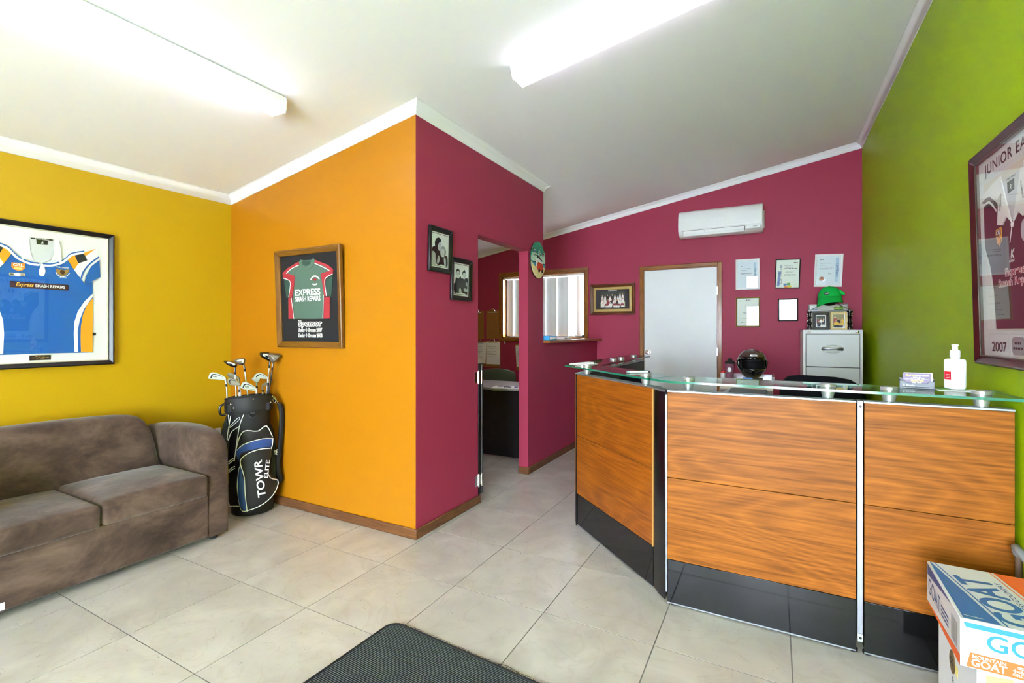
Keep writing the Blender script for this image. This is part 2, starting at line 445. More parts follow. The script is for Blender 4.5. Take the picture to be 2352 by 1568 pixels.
# floor: grout bed with separate tiles on a 500 mm grid
floor = struct('floor', box(B(), XL - .1, XR + .1, YF - .1, YB + .1, -.08, -.0022), M_GROUT)
TX, TY, TS, GAP = -2.938, 1.0426, .5, .0052
tb = box(B(), GAP / 2, TS - GAP / 2, GAP / 2, TS - GAP / 2, -.010, 0)
tile_mesh = mesh_of('tile', tb, M_TILE)
nt = 0
for i in range(-2, 8):
    for j in range(-9, 10):
        x, y = TX + i * TS, TY + j * TS
        x0, x1, y0, y1 = max(x, XL), min(x + TS, XR), max(y, YF), min(y + TS, YB)
        if x1 - x0 < .02 or y1 - y0 < .02: continue
        if x1 - x0 < TS - .001 or y1 - y0 < TS - .001:
            me = mesh_of('tile', box(B(), x0 - x + GAP / 2, x1 - x - GAP / 2, y0 - y + GAP / 2, y1 - y - GAP / 2, -.010, 0), M_TILE)
        else: me = tile_mesh
        t = bpy.data.objects.new('tile', me); COL.objects.link(t); t.parent = floor; t.location = (x, y, 0); nt += 1

bm = B()
v = [bm.verts.new(p) for p in [(x, y, cz(x) + dz) for dz in (0, .12) for x, y in ((XL - .1, YF - .1), (XR + .1, YF - .1), (XR + .1, YB + .1), (XL - .1, YB + .1))]]
for f in ((0, 1, 2, 3), (7, 6, 5, 4), (0, 4, 5, 1), (1, 5, 6, 2), (2, 6, 7, 3), (3, 7, 4, 0)): bm.faces.new([v[i] for i in f])
struct('ceiling', bm, M_CEIL)

struct('wall_left', slab_wall(B(), XL - .1, XL, YF - .1, YB + .1), M_YEL)
struct('wall_return', slab_wall(B(), XL, XP - .0005, YO, YO + .09), M_ORG)
bm = B()
slab_wall(bm, XPB, XP, YO + .0005, 3.105)
slab_wall(bm, XPB, XP, 3.105, 3.955, 2.04)
slab_wall(bm, XPB, XP, 3.955, 4.29)
box(bm, XPB, XP, 4.29, YB, -.06, 1.19)
struct('wall_partition', bm, M_MAR)
WX0, WX1, WZ0, WZ1 = -3.36, -2.13, 1.21, 2.085
bm = B()
slab_wall(bm, XL - .1, WX0, YB, YB + .1)
slab_wall(bm, WX1, XR + .1, YB, YB + .1)
box(bm, WX0, WX1, YB, YB + .1, -.06, WZ0)
slab_wall(bm, WX0, WX1, YB, YB + .1, WZ1)
struct('wall_back', bm, M_MAR)
struct('wall_right', slab_wall(B(), XR, XR + .1, YF - .1, YB + .1), M_GRN)
# shopfront behind the camera: glazing between piers
bm = B()
slab_wall(bm, XL - .1, -1.65, YF - .1, YF)
slab_wall(bm, .60, XR + .1, YF - .1, YF)
slab_wall(bm, -1.65, .60, YF - .1, YF, 2.12)
slab_wall(bm, -1.0, -.70, YF - .1, YF, -.06, 2.12)
struct('wall_front', bm, M_CEIL)
def shop_window(name, x0, x1, z0, z1, n):
    bm = B(); f = .045
    for a, b, c, d in ((x0, x1, z0, z0 + f), (x0, x1, z1 - f, z1)): box(bm, a, b, YF - .08, YF - .02, c, d)
    for k in range(n + 1):
        xx = x0 + (x1 - x0 - f) * k / n; box(bm, xx, xx + f, YF - .08, YF - .02, z0 + f, z1 - f)
    w = struct(name, bm, M_ALU)
    for k in range(n):
        a = x0 + (x1 - x0 - f) * k / n + f; b = x0 + (x1 - x0 - f) * (k + 1) / n
        obj('pane', box(B(), a, b, YF - .053, YF - .047, z0 + f, z1 - f), M_GLASS, w)
shop_window('door_2', -1.65, -1.0, 0, 2.12, 1)
shop_window('window_2', -.70, .60, 0, 2.12, 1)
struct('ground_outside', box(B(), -14, 12, -16, YF - .1, -.2, -.06), mat('concrete', '#b3b5b6', .9, var=.08))
struct('ground_behind', box(B(), -14, 12, YB + .1, 18, -.2, -.06), MATS['concrete'])

# cornices: cove profile swept along the walls, mitred
PROF = [(0, -.062), (.006, -.062), (.008, -.054), (.016, -.034), (.030, -.019), (.046, -.011), (.050, -.004), (.056, -.004), (.056, .004), (0, .004)]
def cornice(name, kind, wall, a, b, ma=0, mb=0):
    """kind 'x-': run along x facing -y, 'y+': along y facing +x, 'y-': along y facing -x; ma/mb mitre sign at each end"""
    bm = B(); rings = []
    for e, s in ((a, ma), (b, mb)):
        ring = []
        for o, dz in PROF:
            if kind == 'x-': p = (e + s * o, wall - o)
            elif kind == 'y+': p = (wall + o, e + s * o)
            else: p = (wall - o, e + s * o)
            ring.append(bm.verts.new((p[0], p[1], cz(p[0]) + dz)))
        rings.append(ring)
    loft(bm, rings); return struct(name, bm, M_CORN, smooth=True, angle=50)
cornice('trim_1', 'y+', XL, YF, YO, 0, -1)
cornice('trim_2', 'x-', YO, XL, XP, 1, 1)
cornice('trim_3', 'y+', XP, YO, 4.29, -1, 0)
cornice('trim_4', 'x-', YB, XPB - .3, XR, 0, -1)
cornice('trim_5', 'y-', XR, YF, YB, 0, -1)
cornice('trim_6', 'x-', YB, XL, XPB - .3, 1, 0)
# cornice return on the end of the partition
bm = B(); rings = []
for x in (XPB, XP):
    rings.append([bm.verts.new((x + (o if x == XP else 0), 4.29 + o, cz(x) + dz)) for o, dz in PROF])
loft(bm, rings); struct('trim_7', bm, M_CORN, smooth=True, angle=50)

# skirting boards
def skirt(name, x0, x1, y0, y1, m):
    return struct(name, box(B(), x0, x1, y0, y1, 0, .064), m, bevel=.006)
skirt('baseboard_return', XL, XP + .014, YO - .014, YO, M_SKIRT)
skirt('baseboard_partition', XP, XP + .014, YO, 3.125, M_SKIRTY)
skirt('baseboard_servery', XP, XP + .014, 3.955, YB, M_SKIRTY)
skirt('baseboard_jamb', XPB, XP + .014, 3.941, 3.955, M_SKIRT)
skirt('baseboard_left', XL, XL + .014, YF, YO - .014, M_SKIRTY)
skirt('baseboard_back', XP + .014, XR, YB - .014, YB, M_SKIRT)
skirt('baseboard_right', XR - .014, XR, YF, YB, M_SKIRTY)

# servery shelf on the low wall
bm = box(B(), -2.13, -1.905, 4.291, 5.905, 1.191, 1.217)
tag(obj('servery_shelf', bm, M_TRIMY, bevel=.003), 'narrow stained timber shelf capping the low maroon wall', 'shelf')

# window in the back wall
bm = B(); f = .042
w1 = bpy.data.objects.new('window_1', None); COL.objects.link(w1); w1['kind'] = 'structure'
for a, b, c, d, m in ((WX0 - f, WX1 + f, WZ1, WZ1 + f, M_TRIMX), (WX0 - f, WX1 + f, WZ0 - f, WZ0, M_TRIMX), (WX0 - f, WX0, WZ0, WZ1, M_TRIMZ), (WX1, WX1 + f, WZ0, WZ1, M_TRIMZ)):
    obj('architrave', box(B(), a, b, YB - .016, YB, c, d), m, w1, bevel=.004)
for a, b, c, d, m in ((WX0, WX1, WZ1 - .018, WZ1, M_TRIMX), (WX0, WX1, WZ0, WZ0 + .018, M_TRIMX), (WX0, WX0 + .018, WZ0, WZ1, M_TRIMZ), (WX1 - .018, WX1, WZ0, WZ1, M_TRIMZ)):
    obj('reveal', box(B(), a, b, YB - .004, YB + .1, c, d), m, w1)
bm = B()
for a, b, c, d in ((WX0 + .018, WX1 - .018, WZ1 - .05, WZ1 - .018), (WX0 + .018, WX1 - .018, WZ0 + .018, WZ0 + .05), (WX0 + .018, WX0 + .045, WZ0, WZ1), (WX1 - .045, WX1 - .018, WZ0, WZ1), (-2.77, -2.72, WZ0, WZ1)):
    box(bm, a, b, YB + .07, YB + .09, c, d)
obj('sash', bm, M_BLACK, w1)
obj('pane', box(B(), WX0 + .03, WX1 - .03, YB + .078, YB + .082, WZ0 + .03, WZ1 - .03), M_GLASS, w1)
obj('sash_handle', tube(B(), [(-2.165, YB + .06, 1.32), (-2.185, YB + .05, 1.33), (-2.185, YB + .05, 1.40), (-2.165, YB + .06, 1.41)], .005), M_BLACK, w1)

# flush door in the back wall
DX0, DX1, DZ = -1.379, -.562, 2.037
d1 = bpy.data.objects.new('door_1', None); COL.objects.link(d1); d1['kind'] = 'structure'
obj('door_leaf', box(B(), DX0 + .003, DX1 - .003, YB - .016, YB + .01, .008, DZ - .003), M_DOOR, d1, bevel=.002)
f = .052
obj('architrave', box(B(), DX0 - f, DX0 - .008, YB - .03, YB, 0, DZ + f), M_TRIMZ, d1, bevel=.006)
obj('architrave', box(B(), DX1 + .008, DX1 + f, YB - .03, YB, 0, DZ + f), M_TRIMZ, d1, bevel=.006)
obj('architrave', box(B(), DX0 - .008, DX1 + .008, YB - .03, YB, DZ + .008, DZ + f), M_TRIMX, d1, bevel=.006)
for x0, x1, z0, z1, m in ((DX0 - .010, DX0, 0, DZ, M_TRIMZ), (DX1, DX1 + .010, 0, DZ, M_TRIMZ), (DX0, DX1, DZ, DZ + .010, M_TRIMX)):
    obj('door_stop', box(B(), x0, x1, YB - .024, YB, z0, z1), m, d1)
kn = obj('door_knob', lathe(B(), [(.030, YB - .016), (.030, YB - .022), (.012, YB - .024), (.012, YB - .045), (.024, YB - .050), (.028, YB - .062), (.022, YB - .074), (.001, YB - .077)], 20, (-1.327, 1.055), axis='y'), M_CHROME, d1, smooth=True)
for z in (.25, 1.03, 1.72):
    obj('hinge', box(B(), DX1 - .004, DX1 + .006, YB - .028, YB - .014, z, z + .09), M_STEEL, d1)

# half door folded back inside the partition doorway, seen edge on
d3 = bpy.data.objects.new('door_3', None); COL.objects.link(d3); d3['kind'] = 'structure'
obj('door_leaf', box(B(), -2.75, -1.971, 3.112, 3.176, .062, 1.057), M_BLACK, d3, bevel=.002)
obj('edge_strip', box(B(), -1.971, -1.9695, 3.150, 3.158, .066, 1.05), M_ALU, d3)
for z in (.905, .125):
    bm = B()
    tube(bm, [(-1.968, 3.103, z), (-1.968, 3.103, z + .10)], .009, 10)
    tube(bm, [(-1.968, 3.147, z), (-1.968, 3.147, z + .10)], .009, 10)
    box(bm, -1.974, -1.970, 3.060, 3.10, z + .008, z + .092)
    box(bm, -1.972, -1.968, 3.105, 3.146, z + .012, z + .088)
    box(bm, -1.974, -1.970, 3.150, 3.166, z + .008, z + .092)
    obj('spring_hinge', bm, M_CHROME, d3, smooth=True)

# fluorescent battens on the sloping ceiling
def batten(label, p0, p1, across):
    """p0-p1: centre line ends on the ceiling; across: horizontal unit vector over the width"""
    mid = (Vector(p0) + Vector(p1)) / 2
    t = thing('ceiling_light', label, 'light', mid, group='fluorescent battens on the sloping ceiling')
    a = Vector(p1) - Vector(p0); L = a.length; a.normalize()
    ac = Vector(across); nrm = a.cross(ac).normalized()
    if nrm.z > 0: nrm = -nrm
    ac = nrm.cross(a).normalized()
    def sweep(prof, s0, s1):
        bm = B()
        loft(bm, [[bm.verts.new(a * s + ac * w + nrm * h) for w, h in prof] for s in (s0, s1)]); return bm
    obj('channel', sweep([(-.062, -.003), (.062, -.003), (.062, .034), (-.062, .034)], -L / 2, L / 2), M_WHITE, t, bevel=.002)
    E = mat('lit_diffuser', '#f0e8ff', .4, emit=TUBE)
    obj('diffuser', sweep([(-.058, .034), (.058, .034), (.060, .058), (.050, .082), (-.050, .082), (-.060, .058)], -L / 2 + .006, L / 2 - .006), E, t)
    for s0, s1 in ((-L / 2 - .004, -L / 2 + .006), (L / 2 - .006, L / 2 + .004)):
        obj('end_cap', sweep([(-.064, .0), (.064, .0), (.064, .060), (.053, .085), (-.053, .085), (-.064, .060)], s0, s1), M_PLAST, t)
    return t
batten('white fluorescent batten running beside the yellow wall, above the sofa', (-2.508, .57, cz(-2.508)), (-2.508, 1.812, cz(-2.508)), (1, 0, 0))
batten('white fluorescent batten running up the ceiling slope above the reception desk', (-1.335, 2.513, cz(-1.335)), (-.11, 2.513, cz(-.11)), (0, 1, 0))
batten('added white fluorescent batten, out of view, brightening the back office', (-3.0, 3.5, cz(-3.0)), (-3.0, 4.74, cz(-3.0)), (1, 0, 0))  # unseen fitting, added to lift the light in the office

# ------------------------------------------------------------------ reception desk
W_FRONT = wood('front_veneer', '#63340a', '#b36a1e', 1.0, 'X', .42, .0, 20., 1., .16)
W_SIDE = wood('side_veneer', '#663008', '#ad6014', 1.0, 'X', .34, .12, 20.)
M_KICK = mat('black_laminate', '#0b0d0f', .07, spec=.6)
M_DARKP = mat('charcoal_laminate', '#2a2d30', .5)
desk = thing('reception_desk', 'reception desk of orange wood panels with black kickboards and a glass ledge on metal studs', 'desk', (-.45, 2.385, 0))
DO = Vector((-.45, 2.385, 0))
PZ, KZ, SZ, TH = 1.013, .216, .606, .055
def panel(p, q, m, seam=True):
    """desk panel: outer face from p to q (seen left to right), thickness behind"""
    p = Vector((p[0], p[1], 0)); q = Vector((q[0], q[1], 0)); L = (q - p).length
    ang = math.atan2(q.y - p.y, q.x - p.x)
    R = Matrix.Translation(p - DO) @ Matrix.Rotation(ang, 4, 'Z')
    def put(name, bm, mm, **k):
        o = obj(name, bm, mm, desk, **k); o.matrix_local = R; return o
    put('panel_core', box(B(), .002, L - .002, .016, TH, .02, PZ - .004), M_DARKP)
    put('board', box(B(), .002, L - .002, 0, .017, SZ + .0012, PZ), m, bevel=.0015)
    put('board', box(B(), .002, L - .002, 0, .017, KZ + .001, SZ - .0012), m, bevel=.0015)
    put('kickboard', box(B(), .002, L - .002, .001, .017, .012, KZ - .001), M_KICK, bevel=.001)
    put('kick_trim', box(B(), .002, L - .002, -.0006, .004, .008, .013), M_ALU)
    bm = box(B(), 0, L, .001, TH + .001, PZ, PZ + .008); box(bm, 0, L, .022, .034, PZ + .008, PZ + .010)
    put('top_rail', bm, M_ALU, bevel=.001)
    return put
A0, A1, A2 = (-.449, 2.385), (.294, 2.385), (.318, 2.385)
pf = panel(A0, A1, W_FRONT); pf2 = panel(A2, (.763, 2.385), W_FRONT)
C0, C1 = (-1.163, 3.063), (-.538, 2.492)
pd = panel(C0, C1, W_SIDE)
panel((-1.19, 4.86), (-1.19, 3.10), W_SIDE)
# aluminium joint post between the two front panels, with end brackets
bm = box(B(), .7475, .7645, -.002, .05, .05, 1.022)
for x in (.7485, .7545, .7605): box(bm, x - .0012, x + .0022, -.0045, -.001, .06, 1.0)
obj('joint_post', bm, M_ALU, desk)
for z in (.055, .985):
    br = obj('bracket', box(B(), .746, .766, -.008, .0, z, z + .03), M_STEEL, desk, bevel=.002)
    obj('bolt', lathe(B(), [(.005, -.008), (.005, -.011), (.001, -.011)], 10, (.756, z + .015), axis='y'), M_BLACK, br)
for x in (.735, .782, .03): obj('levelling_foot', lathe(B(), [(.016, 0), (.016, .010), (.007, .014), (.007, .03)], 12, (x, .02)), M_BLKM, desk)
# black corner post between front and diagonal panels
def dl(x, y): return (x - DO.x, y - DO.y)
post = [dl(-.537, 2.493), dl(-.500, 2.436), dl(-.472, 2.405), dl(-.459, 2.390), dl(-.456, 2.44), dl(-.51, 2.53)]
obj('corner_post', prism(B(), post, .012, 1.012, 'xy'), mat('black_gloss_post', '#0b0c0e', .2), desk, bevel=.004)
obj('edge_bead', box(B(), .001, .006, -.004, .006, KZ, PZ), mat('bead', '#c99650', .4), desk, loc=(-.541 - DO.x, 2.4925 - DO.y, 0), rot=(0, 0, math.atan2(-.571, .625)))
bm = box(B(), -.005, -.001, -.004, .03, .06, 1.0); box(bm, -.0005, .0015, -.004, .03, .06, 1.0)
obj('joint_strip', bm, M_ALU, desk)
obj('end_strip', box(B(), -.010, .0, -.004, TH, .0, 1.018), M_BLACK, desk, loc=(C0[0] - DO.x, C0[1] - DO.y, 0), rot=(0, 0, math.atan2(-.571, .625)))
obj('post_cap', prism(B(), post, 1.012, 1.020, 'xy'), M_ALU, desk)
# glass ledge: three sheets on studs
GZ0, GZ1 = 1.058, 1.068
def sheet(pts):
    o = obj('glass_top', prism(B(), [dl(*p) for p in pts], GZ0, GZ1, 'xy'), [M_DGLASS, M_GEDGE], desk)
    for p in o.data.polygons: p.material_index = 0 if abs(p.normal.z) > .5 else 1
sheet([(-.545, 2.452), (-.43, 2.365), (.772, 2.30), (.772, 2.60), (-.44, 2.655)])
sheet([(-1.125, 3.005), (-.551, 2.456), (-.446, 2.659), (-1.055, 3.245)])
sheet([(-1.288, 3.155), (-1.131, 3.008), (-1.061, 3.25), (-1.045, 4.72), (-1.29, 4.98)])
def stud(x, y):
    bm = lathe(B(), [(.0205, 0), (.0205, .004), (.027, .040), (.027, GZ0 - 1.021)], 24)
    o = obj('stud', bm, M_STEEL, desk, smooth=True, loc=(x - DO.x, y - DO.y, 1.021))
    obj('cap', lathe(B(), [(.029, GZ1 - 1.021), (.029, GZ1 - 1.021 + .011), (.025, GZ1 - 1.021 + .014), (.001, GZ1 - 1.021 + .014)], 24), M_STEEL, o, smooth=True)
for x, y in ((-1.10, 3.09), (-.598, 2.60), (-.366, 2.478), (.201, 2.44), (.407, 2.43), (.682, 2.425), (-1.163, 3.90), (-1.163, 4.13), (-1.163, 4.56)):
    stud(x, y)
# inner worktop
wt = thing('desk_worktop', 'charcoal worktop running inside the reception desk below the glass ledge', 'desk', (-.2, 2.8, 0))
obj('top', prism(B(), [(p[0] + .2, p[1] - 2.8) for p in ((.74, 2.445), (-.40, 2.445), (-.49, 2.55), (-.86, 2.88), (-.60, 3.12), (.74, 3.12))], .70, .725, 'xy'), M_DARKP, wt, bevel=.002)
for x, y in ((.70, 3.06), (-.52, 3.04)):
    obj('leg', box(B(), x + .2 - .02, x + .2 + .02, y - 2.8 - .02, y - 2.8 + .02, 0, .70), M_BLACK, wt)

# ------------------------------------------------------------------ things on the glass ledge
GT = GZ1 + .0005
def pen(x, y, a, label, body, tip):
    t = thing('pen', label, 'pen', (x, y, GT + .0055), a, 'pens on the glass ledge')
    obj('barrel', tube(B(), [(-.055, 0, 0), (.048, 0, 0)], .0052, 10), body, t, smooth=True)
    obj('tip', tube(B(), [(-.075, 0, 0), (-.070, 0, 0), (-.055, 0, 0)], [.001, .002, .005], 10), tip, t, smooth=True)
    obj('clip', box(B(), .005, .05, -.0012, .0012, .005, .0075), tip, t)
    obj('plunger', tube(B(), [(.048, 0, 0), (.062, 0, 0)], .003, 8), M_BLKM, t)
MP = mat('pen_white', '#e8f0ee', .3); MT = mat('pen_teal', '#35b0aa', .3)
pen(-.665, 2.735, .55, 'white and silver ballpoint pen on the glass ledge, nearer the wood panel', MP, M_STEEL)
pen(-.672, 2.760, .55, 'white ballpoint pen with a teal stripe lying behind another pen on the glass ledge', MP, MT)
pp = thing('folded_leaflet', 'folded white leaflet lying at the pointed end of the glass ledge', 'leaflet', (-1.20, 3.30, GT), 1.1)
obj('sheet', box(B(), -.10, .10, -.045, .045, 0, .0015), M_PAPER, pp)
obj('fold', prism(B(), [(-.10, .0015), (.10, .0015), (.09, .012), (-.09, .006)], -.03, .045, 'xz'), M_PAPER, pp)
obj('clip', tube(B(), [(.05, -.05, .006), (.07, -.055, .012), (.085, -.045, .008), (.07, -.03, .012)], .002, 6), M_BLKM, pp)
# business card holder
ch = thing('card_holder', 'dark grey desk holder filled with purple business cards', 'card holder', (.517, 2.545, GT), -.16)
MH = mat('holder_plastic', '#3a4247', .35)
bm = B()
box(bm, -.056, .056, -.022, .022, 0, .006)
prism(bm, [(-.056, .006), (.056, .006), (.056, .030), (.040, .030), (.030, .022), (-.030, .022), (-.040, .030), (-.056, .030)], -.022, -.019)
box(bm, -.056, .056, .018, .022, .006, .040)
box(bm, -.056, -.053, -.022, .022, .006, .034); box(bm, .053, .056, -.022, .022, .006, .034)
obj('tray', bm, MH, ch, bevel=.001)
text('b', .016, mat('holder_print', '#dfe6e8', .4), ch, -.046, .008, -.0225, 'LEFT', .01)
text('Esselte', .010, MATS['holder_print'], ch, -.034, .009, -.0225, 'LEFT', 0, .2)
MC = mat('card_purple', '#553a66', .35); MCW = mat('card_edge', '#efe9f0', .5)
for k in range(7):
    c = obj('business_card', box(B(), -.045, .045, -.0004, .0004, 0, .055), MC if k == 0 else MCW, ch, loc=(.001 * k, -.012 + .0035 * k, .007 + .0002 * k), rot=(-.12, 0, 0))
    if k == 0:
        MW = mat('card_print', '#f5f0f5', .5); MY = mat('card_yellow', '#ffd75e', .5)
        text('Express', .0105, MY, c, -.036, .043, -.0007, 'LEFT', .02, .3)
        text('SMASH REPAIRS', .0085, MW, c, -.004, .043, -.0007, 'LEFT', .025, width=.043)
        lines(c, MW, [(-.012, .012, .0375), (-.022, .026, .033), (-.038, .038, .0285)], -.0007, .0022)
        lines(c, MY, [(-.020, .022, .024), (-.017, .02, .0205)], -.0007, .002)
        lines(c, MW, [(-.015, .015, .0125)], -.0007, .0045)
        lines(c, MW, [(-.024, .024, .0075), (-.03, .03, .0035)], -.0007, .002)
# hand sanitiser
sa = thing('sanitiser_bottle', 'white rectangular hand sanitiser bottle with flip cap and red label', 'bottle', (.636, 2.540, GT + .004), .55)
MS = mat('bottle_white', '#f4f5f5', .28)
bm = lathe(B(), [(.026, 0), (.0295, .003), (.0305, .012), (.0305, .108), (.029, .116), (.024, .1195), (.013, .121), (.013, .128)], 40, sx=1., sy=.78, e=.42)
obj('body', bm, MS, sa, smooth=True)
obj('collar', lathe(B(), [(.0155, .126), (.0165, .128), (.0165, .150), (.0145, .155), (.001, .155)], 24), MS, sa, smooth=True)
obj('flip_cap', lathe(B(), [(.0095, .155), (.0085, .169), (.0115, .173), (.0115, .177), (.001, .178)], 20), MS, sa, smooth=True)
bm = B(); box(bm, -.0310, -.0304, -.0135, .0135, .038, .070)
lb = obj('label_panel', bm, mat('label_red', '#cf1020', .4), sa)
bm = B()
for z in (.044, .050, .057): box(bm, -.0313, -.0308, -.010, .008, z, z + .0022)
for z in (.082, .087, .092): box(bm, -.0308, -.0303, -.010, .006, z, z + .0018)
obj('print_lines', bm, mat('label_print', '#d9c7c7', .5), sa)
def note(name, label, x, y, z, a, w, h, m=M_PAPER, cat='paper', th=.001):
    o = obj(name, box(B(), -w / 2, w / 2, -h / 2, h / 2, 0, th), m, loc=(x, y, z), rot=(0, 0, a)); return tag(o, label, cat)
note('paper_slip', 'white paper slips lying under the sanitiser bottle', .640, 2.53, GT, -.1, .13, .11, M_PAPER, 'paper', .0015)
note('green_card', 'small green printed card under the sanitiser bottle', .625, 2.56, GT + .002, .25, .10, .07, mat('green_card', '#5fa04a', .5), 'card', .0015)

# ------------------------------------------------------------------ behind the desk
# grey printer on the inner worktop
pt = thing('desk_printer', 'blue-grey desktop printer just showing above the front desk panel', 'printer', (-.13, 2.80, .725))
MG = mat('printer_grey', '#8aa0ac', .45); MGD = mat('printer_dark', '#3b4850', .5)
bm = B()
prism(bm, [(-.20, 0), (.105, 0), (.105, .238), (-.105, .242), (-.19, .18)], .0, .30)
obj('body', bm, MG, pt, bevel=.008)
obj('lid', prism(B(), [(-.095, .243), (.10, .240), (.095, .249), (-.085, .252)], .02, .28), MGD, pt, bevel=.002)
obj('paper_rest', prism(B(), [(-.34, .150), (-.20, .185), (-.20, .192), (-.34, .157)], .03, .26), MGD, pt)
# black task chairs
def task_chair(label, loc, rz, w=.46, top=1.01):
    t = thing('task_chair', label, 'chair', loc, rz, 'black task chairs behind the desk')
    MF = mat('chair_fabric', '#15171b', .9, spec=.15)
    bm = B(); rings = []
    for z, hw, y in ((.52, .15, .20), (.60, .205, .215), (.75, w / 2, .225), (.90, w / 2, .235), (.965, w / 2 - .02, .24), (top - .012, w / 2 - .07, .243), (top, w / 2 - .14, .245)):
        ring = []
        for k in range(20):
            a = 2 * PI * k / 20; ca, sa = math.cos(a), math.sin(a)
            x = math.copysign(abs(ca) ** .6, ca) * hw
            ring.append(bm.verts.new((x, y + sa * .032 - (x / (w / 2)) ** 2 * .05, z)))
        rings.append(ring)
    loft(bm, rings); obj('backrest', bm, MF, t, smooth=True, angle=70)
    bm = B(); prism(bm, rrect(-.24, .24, -.24, .22, .08), .42, .50, 'xy'); obj('seat', bm, MF, t, bevel=.025, seg=3)
    obj('back_stem', tube(B(), [(0, .10, .41), (0, .25, .43), (0, .27, .60)], .02, 8), M_BLACK, t, smooth=True)
    obj('gas_column', lathe(B(), [(.03, .10), (.03, .30), (.018, .30), (.018, .42)], 14), M_BLACK, t, smooth=True)
    for k in range(5):
        a = 2 * PI * k / 5 + .3; c, s = math.cos(a), math.sin(a)
        lg = obj('leg', tube(B(), [(0, 0, .11), (c * .29, s * .29, .075)], [.025, .014], 8), M_BLACK, t, smooth=True)
        obj('caster', ball(B(), (c * .29, s * .29, .03), .03, 10, 8), M_BLKM, lg, smooth=True)
    return t
task_chair('black fabric task chair in front of the grey filing cabinet', (.335, 3.90, 0), 2.75, .50, 1.015)
task_chair('black task chair turned side on at the corner of the reception desk', (-.78, 3.75, 0), 2.3, .40, .95)
# storage drawers with the helmet
dw = thing('drawer_tower', 'clear and cream plastic drawer unit under the motorcycle helmet', 'drawers', (-.20, 4.60, 0))
MCL = mat('smoky_plastic', '#a08a90', .15, spec=.6); MCR = mat('cream_plastic', '#e6e2cf', .4)
obj('carcass', box(B(), -.205, .195, -.16, .16, 0, .88), MCR, dw, bevel=.004)
for z in (.62, .40, .18, .02):
    for x0, x1, m in ((-.20, -.07, MCL), (-.065, .065, MCR), (.07, .19, MCL)):
        d_ = obj('drawer', box(B(), x0, x1, -.172, -.158, z, z + .20), m, dw, bevel=.003)
        obj('handle', box(B(), (x0 + x1) / 2 - .03, (x0 + x1) / 2 + .03, -.184, -.170, z + .16, z + .175), m, d_)
obj('top_tray', box(B(), -.215, .205, -.17, .17, .88, .90), mat('clear_tray', '#b9a9ae', .12, spec=.6), dw, bevel=.003)
box_b = B(); box(box_b, .185, .205, -.17, .17, .90, .935); box(box_b, -.215, .205, .15, .17, .90, .93)
obj('tray_rim', box_b, MATS['clear_tray'], dw)
TZ = .901
hm = thing('motorcycle_helmet', 'black full-face motorcycle helmet with tinted raised visor', 'helmet', (-.165, 4.60, TZ), .12)
MHB = mat('helmet_black', '#0c0d0f', .12, coat=.6); MHV = mat('visor_tint', '#4a332e', .08, coat=.5)
def shell(bm, r, u0, u1, v0, v1, nu, nv, keep=None):
    grid = {}
    for i in range(nu + 1):
        for j in range(nv + 1):
            a = u0 + (u1 - u0) * i / nu; b = v0 + (v1 - v0) * j / nv       # a around (0 = front), b polar height
            rad = math.cos(b); z = math.sin(b)
            low = max(0, -z)
            x = math.sin(a) * rad * (.118 - .018 * low) * r
            y = -math.cos(a) * rad * (.148 + .012 * max(0, math.cos(a)) * low) * r
            grid[i, j] = bm.verts.new((x, y, .125 + z * .128 * r))
    for i in range(nu):
        for j in range(nv):
            am = u0 + (u1 - u0) * (i + .5) / nu; bmid = v0 + (v1 - v0) * (j + .5) / nv
            if keep is None or keep(am, bmid): bm.faces.new((grid[i, j], grid[i + 1, j], grid[i + 1, j + 1], grid[i, j + 1]))
    bmesh.ops.recalc_face_normals(bm, faces=bm.faces)
    return bm
def solid(o, t):
    s = o.modifiers.new('thickness', 'SOLIDIFY'); s.thickness = t; s.offset = -1; return o
hole = lambda a, b: not (abs(a) < 1.25 and -.30 < b < .42 - .12 * abs(a))
bm = shell(B(), 1, -PI, PI, -1.33, PI / 2 - .02, 64, 44, hole)
solid(obj('outer_shell', bm, MHB, hm, smooth=True), .012)
bm = shell(B(), .86, -PI, PI, -1.3, PI / 2 - .02, 32, 20, lambda a, b: not (abs(a) < 1.0 and -.4 < b < .3))
obj('lining', bm, M_BLKM, hm, smooth=True)
bm = shell(B(), 1.035, -1.45, 1.45, .52, 1.10, 28, 8)
solid(obj('visor', bm, MHV, hm, smooth=True), .004)
for s in (-1, 1): obj('visor_pivot', lathe(B(), [(.022, s * .112), (.020, s * .124), (.001, s * .126)], 14, (.0, .140), axis='x'), mat('pivot_red', '#7d2a28', .3), hm, smooth=True)
bm = prism(B(), [(-.026, .197), (.030, .197), (.026, .211), (-.026, .211)], -.142, -.133); bdg = obj('badge', bm, M_WHITE, hm)
text('AGV', .013, M_INK, bdg, 0, .1995, -.1428, 'CENTER', .02, .3)
for s in (-1, 1):
    obj('chin_vent', prism(B(), [(s * .012, .075), (s * .060, .092), (s * .052, .078), (s * .014, .055)], -.158, -.146), M_BLKM, hm, bevel=.003)
obj('chin_ridge', prism(B(), [(-.012, .085), (.012, .085), (.006, .035), (-.006, .035)], -.166, -.15), MHB, hm, bevel=.004)
bt = thing('shaker_bottle', 'clear shaker bottle with a black lid next to the helmet', 'bottle', (-.335, 4.565, TZ))
obj('cup', lathe(B(), [(.028, 0), (.030, .004), (.036, .12), (.037, .13)], 20), mat('clear_cup', '#8d5a6c', .15, spec=.6), bt, smooth=True)
obj('lid', lathe(B(), [(.039, .126), (.039, .140), (.030, .150), (.018, .152), (.016, .170), (.001, .172)], 20), M_BLKM, bt, smooth=True)
